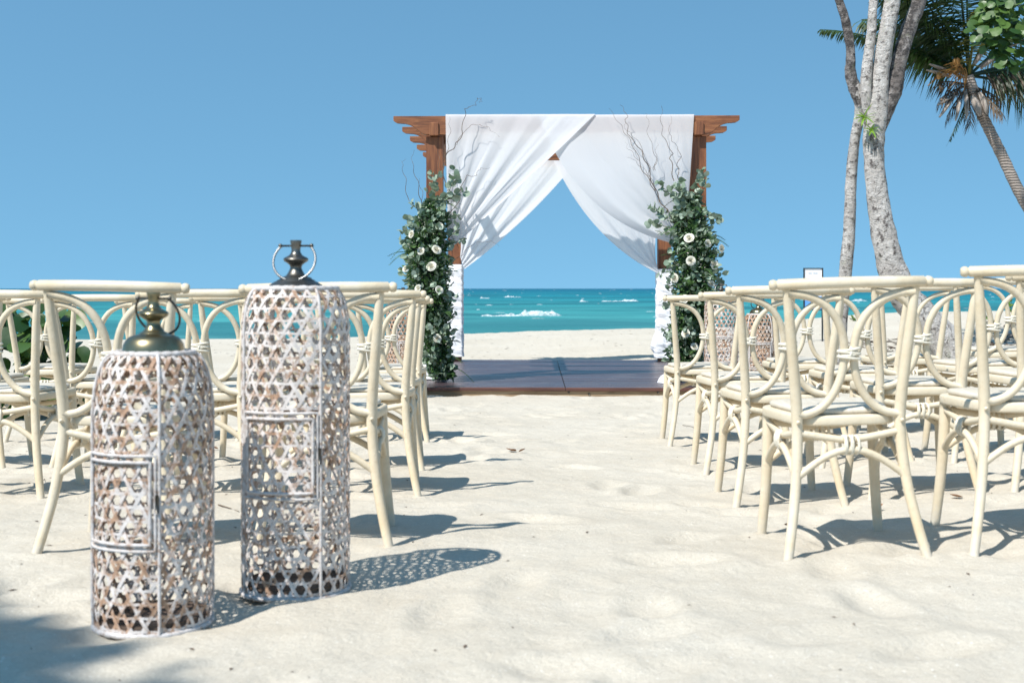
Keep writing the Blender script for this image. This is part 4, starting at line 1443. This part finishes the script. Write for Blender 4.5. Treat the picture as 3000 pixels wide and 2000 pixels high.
b = MB(); limb(b, [(2835, 1085, 150), (2800, 1040, 118), (2745, 975, 98), (2690, 915, 92), (2650, 865, 88), (2618, 800, 84), (2592, 700, 72), (2574, 596, 64), (2562, 488, 58), (2560, 406, 62), (2566, 345, 66), (2574, 290, 56), (2580, 220, 50), (2592, 130, 48), (2606, 54, 46), (2614, 0, 46), (2630, -200, 40), (2600, -420, 26)], TD, 20, 0.10, 6, 1.0)
b.build('trunk', M_BARK, tree)
b = MB(); limb(b, [(2572, 400, 30, 0.0), (2598, 320, 44, 0.02), (2618, 262, 52, 0.03), (2630, 200, 46, 0.05), (2642, 150, 45, 0.05), (2664, 80, 44, 0.08), (2688, 20, 42, 0.1), (2712, -60, 40, 0.1), (2800, -300, 24, 0.3)], TD, 16, 0.10, 6, 7.0)
b.build('branch', M_BARK_D, tree)
b = MB(); limb(b, [(2540, 350, 20, 0.0), (2538, 290, 32, -0.02), (2537, 240, 34, -0.02), (2545, 160, 30, 0), (2553, 98, 28, 0), (2556, 40, 26, 0), (2556, -40, 24, 0), (2520, -320, 14, -0.2)], TD, 14, 0.08, 6, 13.0)
b.build('branch', M_BARK, tree)
b = MB(); limb(b, [(2462, 1070, 44, 0.5), (2464, 1020, 34, 0.5), (2468, 930, 32, 0.45), (2476, 810, 38, 0.4), (2487, 690, 37, 0.35), (2491, 600, 34, 0.3), (2494, 520, 33, 0.28), (2503, 420, 30, 0.2), (2516, 350, 30, 0.12), (2520, 310, 32, 0.08), (2512, 280, 32, 0.05), (2500, 240, 33, 0.05)], TD, 16, 0.08, 6, 19.0)
b.build('trunk', M_BARK, tree)
b = MB(); limb(b, [(2520, 310, 26, 0.06), (2508, 275, 33, 0.05), (2497, 240, 34, 0.05), (2491, 205, 31, 0.05), (2492, 160, 26, 0.05), (2487, 110, 27, 0.05), (2474, 50, 25, 0.05), (2458, 0, 24, 0.05), (2430, -90, 22, 0), (2380, -330, 12, 0)], TD, 14, 0.14, 6, 29.0)
b.build('branch', M_BARK_D, tree)
n = 2600
a = RNG.normal(0, 1, (n, 3)); a /= np.linalg.norm(a, axis=1)[:, None]
pp = a * (RNG.uniform(0.4, 1, n) ** 0.5)[:, None] * np.array([2.0, 1.6, 1.0]) + np.array([4.2, TD + 0.6, 6.9])
leaf_cloud('crown', tree, M_GRAPE_S, pp, a, 0.14, 0.055, 0.8)
# bright sprouts growing from the fork
for (px, py, s) in ((2532, 345, 1.0), (2553, 383, 0.8)):
    c = P(px, py, TD - 0.16)
    sp = thing('air_plant', c, 'bright green %s sprout growing on the pale trunk' % ('upper' if s == 1.0 else 'lower'), 'plant', 'sprouts on the pale trunk')
    for k in range(11):
        a = 2 * PI * k / 11 + 0.3
        d = Vector((math.cos(a), -0.5 + 0.3 * math.sin(a), 0.55 * math.sin(a) + 0.1)).normalized()
        L = s * random.uniform(0.09, 0.16)
        lm = leaf_mesh('leaf', L, 0.014 * s, M_SPROUT, 0.3, 4, 0.3)
        inst('leaf', lm, sp, c, look_rot(d, random.uniform(-0.6, 0.6)))

# rocks by the thin trunk
def rock(px, py, d, r, seed, label):
    c = P(px, py, d)
    z = gz(c.x, c.y)
    b = MB()
    rows = []
    for i in range(9):
        th = PI * i / 8
        row = []
        for j in range(14):
            ph = 2 * PI * j / 14
            k = 1 + 0.45 * float(perlin(np.array(2 * math.cos(ph) * math.sin(th) + seed), np.array(2 * math.sin(ph) * math.sin(th) + 2 * math.cos(th))))
            row.append((c.x + r * k * math.sin(th) * math.cos(ph), c.y + r * k * math.sin(th) * math.sin(ph), z + 0.1 * r + 0.75 * r * k * math.cos(th)))
        rows.append(row)
    b.quad_grid(rows, closed_v=True)
    return tag(b.build('rock', M_ROCK), label, 'rock', 'rocks by the pale tree')
rock(2476, 1040, 13.5, 0.13, 3, 'dark mottled rock at the foot of the thin trunk')
rock(2545, 1050, 13.6, 0.09, 9, 'small grey rock between the two pale trunks')

# ------------------------------------------------------------------ coconut palm
PD = 16.5
hub = P(2838, 222, PD)
pt = [P(3190, 900, PD), P(3120, 780, PD), P(3040, 655, PD), P(2985, 560, PD), P(2935, 455, PD), P(2893, 370, PD), P(2872, 325, PD), P(2850, 260, PD), hub]
gp = gz(pt[0].x, PD)
pt = [Vector((pt[0].x + 0.3, PD, gp - 0.1))] + pt
palm = thing('coconut_palm', (pt[0].x, PD, gp), 'leaning coconut palm with dry hanging fronds at the top right', 'palm tree')
q = crom([tuple(p) for p in pt], 7)
b = MB()
b.tube(q, [0.080 - 0.018 * i / len(q) + 0.003 * math.sin(i * 2.5) for i in range(len(q))], 14)
b.build('trunk', M_PBARK, palm)
def frond(start, d, L, droop, mat, leaf_l, nl, twist=0.0, rad=0.022, hang=0.5, fall=1.0, ragged=0.0):
    d = Vector(d).normalized()
    pts = []
    p = Vector(start)
    v = d.copy()
    ns = 18
    for i in range(ns + 1):
        pts.append(p.copy())
        p = p + v * (L / ns)
        v = (v + Vector((0, 0, -droop * (i / ns) / ns * 4))).normalized()
    b = MB()
    b.tube(pts, [rad * (1 - 0.85 * i / ns) for i in range(ns + 1)], 6)
    for i in range(nl):
        f = 0.16 + 0.84 * i / nl
        k = f * ns
        i0 = min(ns - 1, int(k))
        o = pts[i0].lerp(pts[i0 + 1], k - i0)
        ax = (pts[i0 + 1] - pts[i0]).normalized()
        sd = ax.cross(Vector((0, 0, 1)))
        sd = sd.normalized() if sd.length > 0.05 else Vector((1, 0, 0))
        sd.rotate(Quaternion(ax, twist))
        for s in (-1, 1):
            if ragged and random.random() < ragged:
                continue
            ll = leaf_l * math.sin(PI * (0.12 + 0.80 * f)) ** 0.6 * random.uniform(0.75, 1.1)
            dr = (sd * s + ax * random.uniform(0.5, 0.9) + Vector((0, 0, -hang * random.uniform(0.4, 1.3)))).normalized()
            w = ax * 0.014
            m1 = o + dr * ll * 0.55
            tip = o + dr * ll + Vector((0, 0, -fall * ll * 0.28))
            j = len(b.v)
            b.v += [tuple(o - w * 0.4), tuple(o + w * 0.4), tuple(m1 + w * 0.8), tuple(m1 - w * 0.8), tuple(tip)]
            b.f += [(j, j + 1, j + 2, j + 3), (j + 3, j + 2, j + 4)]
    return b.build('frond', mat, palm, smooth=False)
frond(hub, (-1.0, 0.15, 0.50), 2.0, 0.24, M_PALM, 0.22, 90, 0.2, hang=0.8)
frond(hub, (-0.62, -0.25, 1.0), 1.6, 0.45, M_PALM, 0.60, 64, 0.0, hang=0.7)
frond(hub, (-0.50, 0.3, 0.85), 2.2, 0.4, M_PALM, 0.60, 60, 0.0, hang=0.6)
frond(hub, (-0.22, -0.35, 1.0), 2.2, 0.45, M_PALM, 0.62, 60, 0.3, hang=0.6)
frond(hub, (-0.68, -0.1, 1.0), 1.6, 0.5, M_PALM, 0.55, 80, 0.1, hang=0.9)
frond(hub, (-0.62, 0.4, 0.75), 1.7, 0.5, M_PALM, 0.55, 80, -0.2, hang=0.9)
frond(hub, (-0.38, -0.1, 0.75), 2.0, 0.5, M_PALM, 0.60, 76, 0.4, hang=0.8)
frond(hub, (-0.9, 0.25, 0.70), 1.2, 0.5, M_PALM, 0.55, 76, 0.1, hang=1.0)
frond(hub, (0.75, -0.3, 0.10), 1.5, 0.6, M_PALM, 0.55, 64, 0.1, hang=1.3)
frond(hub, (0.05, 0.2, 1.0), 2.1, 0.4, M_PALM, 0.62, 56, 0.2, hang=0.6)
frond(hub, (0.35, -0.2, 0.95), 2.2, 0.5, M_PALM, 0.60, 60, 0.0, hang=0.7)
frond(hub, (0.70, 0.2, 0.60), 2.1, 0.6, M_PALM, 0.60, 60, 0.0, hang=0.9)
frond(hub, (0.9, -0.1, 0.25), 1.7, 0.7, M_PALM, 0.55, 54, 0.0, hang=1.1)
frond(hub, (0.85, 0.3, -0.05), 1.5, 0.6, M_PALM, 0.50, 46, 0.0, hang=1.3)
frond(hub, (-0.05, -0.4, 0.75), 0.9, 0.3, M_PALM_Y, 0.25, 18, 0.0, hang=0.6)
frond(hub, (0.95, -0.35, 0.12), 1.2, 0.6, M_PALM_D, 0.45, 34, 0.0, hang=1.4)
frond(hub + Vector((0, 0, -0.25)), (-0.45, -0.3, -0.9), 0.75, -0.1, M_PALM, 0.22, 26, 0.6, rad=0.012, hang=0.3, fall=0.3)
for k, (dx, dz, L) in enumerate([(-0.7, -0.25, 0.75), (-0.5, -0.6, 0.7), (0.1, -0.9, 0.7), (0.5, -0.5, 0.8), (-0.2, -0.85, 0.6), (0.7, -0.2, 0.7), (-0.85, 0.1, 0.7), (0.3, -0.8, 0.55)]):
    frond(hub + Vector((0, 0, -0.12)), (dx, -0.35 + 0.25 * (k % 3), dz), L * 0.75, 0.2, M_PALM_D, 0.26, 24, 0.3, rad=0.018, hang=1.2, ragged=0.35)
for (a, c, w) in (((2850, 280), (2872, 340), 0.055), ((2872, 270), (2893, 335), 0.04), ((2830, 265), (2832, 350), 0.03), ((2800, 278), (2747, 308), 0.026), ((2800, 270), (2752, 345), 0.028), ((2812, 285), (2800, 355), 0.026), ((2790, 215), (2722, 188), 0.026), ((2785, 225), (2714, 205), 0.026), ((2870, 200), (2920, 165), 0.03), ((2855, 190), (2890, 130), 0.03)):
    p0, p1 = P(*a, PD - 0.15), P(*c, PD - 0.28)
    b = MB()
    rows = []
    ax = (p1 - p0)
    sd = Vector((ax.z, 0, -ax.x)).normalized()
    for i in range(7):
        f = i / 6
        ww = w * math.sin(PI * (0.18 + 0.74 * f)) ** 0.8
        o = p0.lerp(p1, f) + Vector((0, -0.05 * math.sin(PI * f), 0))
        rows.append([o + sd * ww * q + Vector((0, 0.035 * (abs(q) * 2 - 1) * ww / w, 0)) for q in (-1, -0.5, 0, 0.5, 1)])
    b.quad_grid(rows)
    b.build('dry_sheath', M_SHEATH, palm)
for k in range(9):
    a0 = P(2800 + random.uniform(-10, 30), 215 + random.uniform(-10, 15), PD - 0.2)
    b = MB()
    for s in range(5):
        e = a0 + Vector((random.uniform(-0.38, 0.05), random.uniform(-0.2, 0.05), random.uniform(-0.22, 0.08)))
        mid = (a0 + e) / 2 + Vector((0, -0.05, 0.05))
        b.tube(crom([tuple(a0), tuple(mid), tuple(e)], 4), 0.006, 5)
    b.build('flower_stalk', M_COCO, palm)
for (px, py) in ((2797, 182), (2806, 180), (2750, 222), (2802, 190)):
    c = P(px, py, PD - 0.3)
    b = MB()
    b.lathe([(0.004, -0.05), (0.022, -0.035), (0.03, 0), (0.024, 0.03), (0.006, 0.045)], 12, c)
    b.build('young_coconut', M_COCO, palm)

# ------------------------------------------------------------------ sea grape: leaves
GRAPE = [round_leaf('leaf', 1.0, M_GRAPE, f, i + 20) for i, f in enumerate((0.05, 0.18, -0.1, 0.3))]
def grape(name, label, base, limbs, clusters, n, rl, cat):
    t = thing(name, base, label, cat)
    for pts, r0 in limbs:
        b = MB()
        q = crom(pts, 6)
        b.tube(q, [r0 * (1 - 0.7 * i / (len(q) - 1)) for i in range(len(q))], 9)
        b.build('branch', M_BARK_D, t)
    tot = sum(c[2] for c in clusters)
    for (c, rad, w) in clusters:
        for k in range(int(n * w / tot)):
            v = Vector((RNG.normal(), RNG.normal(), RNG.normal())).normalized()
            f = RNG.uniform(0.35, 1.0) ** 0.5
            p = Vector(c) + Vector((v.x * rad[0], v.y * rad[1], v.z * rad[2])) * f
            d = v + Vector((RNG.normal(0, 0.6), RNG.normal(0, 0.6) - 0.2, RNG.normal(0, 0.6) - 0.15))
            face = Vector((-0.3 + RNG.normal(0, 0.5), -0.75 + RNG.normal(0, 0.5), 0.7 + RNG.normal(0, 0.4)))
            d = (d - face * (d.dot(face) / face.length_squared)).normalized()
            zax = face.normalized()
            xax = d.cross(zax).normalized()
            yax = zax.cross(xax)
            rot = Matrix((xax, yax, zax)).transposed().to_quaternion()
            inst('leaf', GRAPE[int(RNG.integers(0, 4))], t, p, rot, rl * RNG.uniform(0.65, 1.2))
    return t
bx = P(20, 845, 9.6)
g0 = gz(bx.x, 9.6)
grape('sea_grape_bush', 'round leaved green sea grape bush behind the left chairs', (bx.x, 9.6, g0),
      [([(bx.x - 0.3, 9.6, g0 - 0.05), (bx.x - 0.15, 9.6, g0 + 0.3), (bx.x + 0.1, 9.5, g0 + 0.7)], 0.03), ([(bx.x - 0.3, 9.6, g0 - 0.05), (bx.x - 0.5, 9.7, g0 + 0.4), (bx.x - 0.6, 9.7, g0 + 0.75)], 0.03), ([(bx.x - 0.2, 9.6, g0 - 0.05), (bx.x + 0.2, 9.6, g0 + 0.25), (bx.x + 0.55, 9.6, g0 + 0.4)], 0.025)],
      [((bx.x - 0.15, 9.6, g0 + 0.45), (0.5, 0.4, 0.44), 5), ((bx.x - 0.75, 9.7, g0 + 0.5), (0.5, 0.4, 0.45), 3), ((bx.x + 0.35, 9.6, g0 + 0.28), (0.33, 0.3, 0.27), 2.2), ((bx.x + 0.28, 9.6, g0 + 0.62), (0.15, 0.15, 0.18), 0.7), ((bx.x + 0.72, 9.6, g0 + 0.22), (0.12, 0.12, 0.14), 0.4)],
      295, 0.084, 'bush')
gx, gy = 7.2, 12.2
g0 = gz(gx, gy)
lx = P(2990, 60, 12.0)
grape('sea_grape_tree', 'round leaved green sea grape tree reaching in at the top right corner', (gx, gy, g0),
      [([(gx, gy, g0 - 0.1), (gx - 0.2, gy, 1.6), (gx - 0.5, gy, 3.2), (gx - 1.2, gy - 0.1, 4.3)], 0.10), ([(gx - 0.45, gy, 3.0), (5.9, 12.1, 3.5), (5.2, 12.0, 3.35), (4.6, 12.0, 3.1)], 0.03), ([(gx - 0.6, gy, 3.4), (5.7, 12.0, 3.6), (4.9, 11.9, 3.5)], 0.03), ([(gx - 0.4, gy, 2.9), (5.6, 12.0, 3.0), (4.9, 12.0, 2.8)], 0.025)],
      [(tuple(P(2985, 10, 12.0)), (0.38, 0.35, 0.28), 3), (tuple(P(2935, 75, 12.0)), (0.24, 0.25, 0.22), 2.2), (tuple(P(2990, 140, 12.0)), (0.26, 0.25, 0.20), 2.0), (tuple(P(2890, 95, 11.9)), (0.10, 0.1, 0.09), 0.5), (tuple(P(2920, 15, 11.9)), (0.13, 0.1, 0.12), 0.6), (tuple(P(2953, 178, 11.9)), (0.06, 0.06, 0.06), 0.3), (tuple(P(3100, 80, 12.1)), (0.45, 0.5, 0.5), 1.5)],
      290, 0.052, 'tree')

# tree behind the camera to the left: only its shade reaches the picture
sx, sy = -7.4, -3.2
st = thing('shade_tree', (sx, sy, 0.0), 'broad leafy tree beside the camera whose shade falls on the near left sand', 'tree')
b = MB()
q = crom([(sx, sy, -0.1, 0.20), (sx + 0.3, sy + 0.2, 2.0, 0.16), (sx + 0.6, sy + 0.5, 4.2, 0.13), (sx + 1.2, sy + 1.0, 7.0, 0.06), (sx + 1.4, sy + 1.2, 8.4, 0.02)], 8)
b.tube([p[:3] for p in q], [p[3] for p in q], 14)
b.build('trunk', M_BARK, st)
cl = []
def shade_at(gx_, gy_, h):
    return np.array([gx_ - 0.53 * h, gy_ - 0.57 * h, h])
for (gx_, gy_, h, r, n) in ((-1.75, 2.55, 8.2, 0.62, 900), (-2.4, 2.9, 7.8, 0.8, 1200), (-1.35, 1.95, 8.6, 0.5, 500), (-3.2, 3.0, 7.6, 1.0, 1200), (-1.9, 3.35, 7.8, 0.42, 420), (-1.45, 3.15, 8.0, 0.25, 160), (-1.15, 2.98, 8.0, 0.22, 110), (-0.95, 2.62, 8.3, 0.2, 70), (-0.6, 2.3, 8.4, 0.22, 70), (-2.4, 1.4, 8.4, 1.0, 1200)):
    a = RNG.normal(0, 1, (n, 3)); a /= np.linalg.norm(a, axis=1)[:, None]
    cl.append(shade_at(gx_, gy_, h) + a * (RNG.uniform(0.1, 1, n) ** 0.5)[:, None] * r)
pp = np.concatenate(cl)
leaf_cloud('crown', st, M_GRAPE_S, pp, RNG.normal(0, 1, pp.shape), 0.16, 0.06, 1.0)

# ------------------------------------------------------------------ litter and plants on the sand
def twig(name, pts, r, label, mat=M_DRIFT, group=None, cat='branch'):
    b = MB()
    q = crom(pts, 6)
    b.tube(q, [r * (1 - 0.6 * i / (len(q) - 1)) for i in range(len(q))], 7)
    return tag(b.build(name, mat), label, cat, group)
def ground_px(px, py):
    """where the ray through a photo pixel meets the sand"""
    lo, hi = 2.0, 26.0
    for _ in range(40):
        mid = (lo + hi) / 2
        p = P(px, py, mid)
        if p.z > gz(p.x, p.y): lo = mid
        else: hi = mid
    p = P(px, py, hi)
    return Vector((p.x, p.y, gz(p.x, p.y)))
DL = leaf_mesh('dry_leaf', 1.0, 0.28, M_DRY, 0.6, 4, -0.3)
dry = [(1512, 1324, 0.055, 'largest curled brown leaf on the sand in mid aisle'), (1520, 1326, 0.04, 'small curled brown leaf touching the largest one in the aisle'), (1500, 1322, 0.035, 'thin brown leaf on the left edge of the aisle leaf cluster'), (2240, 1360, 0.045, 'yellowish dry leaf under the right aisle chairs'), (2820, 1460, 0.05, 'reddish dry leaf between the two nearest right chairs'), (2310, 1545, 0.05, 'dark dry leaf behind the foot of the nearest right chair'), (640, 1318, 0.05, 'reddish dry leaf seen between the two near lanterns'), (2555, 1500, 0.05, 'small dark leaf in the shade of the nearest right chair')]
for px, py, s, lab in dry:
    p = ground_px(px, py)
    o = bpy.data.objects.new('dry_leaf', DL)
    COL.objects.link(o)
    o.location = p + Vector((0, 0, 0.006))
    o.rotation_euler = (random.uniform(-0.2, 0.4), random.uniform(-0.4, 0.4), random.uniform(0, 6.28))
    o.scale = (s, s, s)
    tag(o, lab, 'leaf', 'dry leaves on the sand')
for i, (a, c, w, r, lab) in enumerate([((150, 1400), (112, 1440), (130, 1405), 0.002, 'thin dark root fibre on the sand under the left chairs'), ((2000, 1246), (2062, 1275), (2030, 1252), 0.002, 'thin curved twig on the sand by the right aisle chair'), ((640, 1480), (700, 1500), (670, 1490), 0.003, 'short twig on the sand between the lanterns')]):
    A, C, W = ground_px(*a), ground_px(*c), ground_px(*w)
    twig('twig', [tuple(A + Vector((0, 0, r))), tuple(W + Vector((0, 0, r * 1.5))), tuple(C + Vector((0, 0, r)))], r, lab, M_TWIG, 'twigs on the sand', 'twig')
# dark seaweed crumbs
n = 1100
px = RNG.uniform(-3.4, 3.6, n); py_ = 2.4 + 10 * RNG.uniform(0, 1, n) ** 1.6
b = MB()
for x, y in zip(px, py_):
    dens = 0.5 + 0.9 * float(perlin(np.array(x * 0.9 + 60), np.array(y * 0.9)))
    if RNG.uniform() > dens * (1.2 if abs(x - 0.25) > 1.0 else 0.45):
        continue
    z = gz(x, y)
    s = RNG.uniform(0.0012, 0.0042) * (1 + 0.05 * y)
    a = RNG.uniform(0, PI)
    l = s * RNG.uniform(1, 4)
    ca, sa = math.cos(a), math.sin(a)
    j = len(b.v)
    b.v += [(x - l * ca, y - l * sa, z + 0.001), (x + s * sa, y - s * ca, z + 0.0035), (x + l * ca, y + l * sa, z + 0.002), (x - s * sa, y + s * ca, z + 0.003)]
    b.f.append((j, j + 1, j + 2, j + 3))
tag(b.build('seaweed_crumbs', M_BITS, None, smooth=False), 'dark crumbs of dry seaweed scattered over the sand', 'seaweed', kind='stuff')
n = 420
b = MB()
for k in range(n):
    y = RNG.uniform(16.8, 24.5)
    x = RNG.uniform(-0.42, 0.42) * y
    z = gz(x, y)
    s, l, a = RNG.uniform(0.004, 0.010), RNG.uniform(0.01, 0.045), RNG.uniform(0, PI)
    ca, sa = math.cos(a), math.sin(a)
    j = len(b.v)
    b.v += [(x - l * ca, y - l * sa, z + 0.002), (x + s * sa, y - s * ca, z + 0.006), (x + l * ca, y + l * sa, z + 0.003), (x - s * sa, y + s * ca, z + 0.006)]
    b.f.append((j, j + 1, j + 2, j + 3))
tag(b.build('wrack_line', M_BITS, None, smooth=False), 'dry seaweed flecks on the far sand below the sea', 'seaweed', kind='stuff')
# driftwood and weeds at the right edge
def weed(px, py, h, n, lab, mat=M_WEED):
    p = ground_px(px, py)
    t = thing('beach_weed', p, lab, 'plant', 'green weeds on the dune')
    b = MB()
    tips = []
    for k in range(6):
        e = p + Vector((random.uniform(-0.5, 0.5) * h, random.uniform(-0.4, 0.4) * h, h * random.uniform(0.5, 1.0)))
        b.tube([p - Vector((0, 0, 0.02)), (p + e) / 2 + Vector((0, 0, 0.1 * h)), e], 0.004, 5)
        tips.append(e)
    b.build('stem', M_STEM, t)
    for k in range(n):
        e = random.choice(tips)
        o = p.lerp(e, random.uniform(0.3, 1.0))
        d = Vector((random.gauss(0, 1), random.gauss(0, 1) - 0.3, random.gauss(0.2, 0.6)))
        inst('leaf', WL, t, o, look_rot(d), random.uniform(0.05, 0.09))
WL = leaf_mesh('leaf', 1.0, 0.30, M_WEED, 0.3, 4, 0.2)
for (px, py, h, n, lab) in ((2842, 975, 0.10, 12, 'small green weed on the sand right of the pale tree'), (2890, 975, 0.12, 14, 'low green weed near the driftwood on the right'), (2912, 968, 0.14, 14, 'green weed clump next to the driftwood on the right'), (2985, 935, 0.35, 34, 'leafy yellow green weed at the right edge by the dune'), (2998, 985, 0.3, 26, 'yellow green weed at the right edge in front of driftwood'), (2885, 935, 0.10, 8, 'tiny green tuft on the dune crest at right'), (2414, 948, 0.10, 10, 'tiny green tuft at the foot of the framed sign'), (2500, 940, 0.07, 8, 'tiny green tuft on the dune crest behind the chairs'), (2300, 962, 0.06, 7, 'lowest green tuft on the dune crest near the lanterns')):
    weed(px, py, h, n, lab)
logs = [((2945, 962), (2998, 958), 0.035, 'pale driftwood stick at the right edge of the dune'), ((2950, 985), (3010, 1000), 0.03, 'grey driftwood stick under the pale one at the right edge'), ((2960, 942), (3005, 970), 0.03, 'dark slanting driftwood branch at the right edge'), ((2940, 1000), (3000, 985), 0.022, 'thin grey driftwood branch lowest at the right edge'), ((2870, 948), (2915, 956), 0.018, 'thin dark branch lying on the dune right of the tree'), ((2965, 965), (2990, 1005), 0.02, 'brown driftwood stick pointing at the viewer on the right')]
for (a, c, r, lab) in logs:
    A, C = ground_px(*a), ground_px(*c)
    mid = (A + C) / 2 + Vector((0.02, 0.05, 0.05))
    twig('driftwood', [tuple(A + Vector((0, 0, r * 0.7))), tuple(mid), tuple(C + Vector((0, 0, r * 0.7)))], r, lab, M_DRIFT, 'driftwood at the right edge', 'driftwood')
n = 900
b = MB()
for k in range(n):
    p = Vector((RNG.uniform(4.6, 7.4), RNG.uniform(12.6, 18.5), 0))
    z = gz(p.x, p.y)
    s, l, a = RNG.uniform(0.006, 0.02), RNG.uniform(0.02, 0.10), RNG.uniform(0, PI)
    ca, sa = math.cos(a), math.sin(a)
    j = len(b.v)
    b.v += [(p.x - l * ca, p.y - l * sa, z + 0.002), (p.x + s * sa, p.y - s * ca, z + 0.018), (p.x + l * ca, p.y + l * sa, z + 0.006), (p.x - s * sa, p.y + s * ca, z + 0.018)]
    b.f.append((j, j + 1, j + 2, j + 3))
tag(b.build('leaf_litter', M_BITS, None, smooth=False), 'brown leaf litter under the trees on the right', 'litter', kind='stuff')
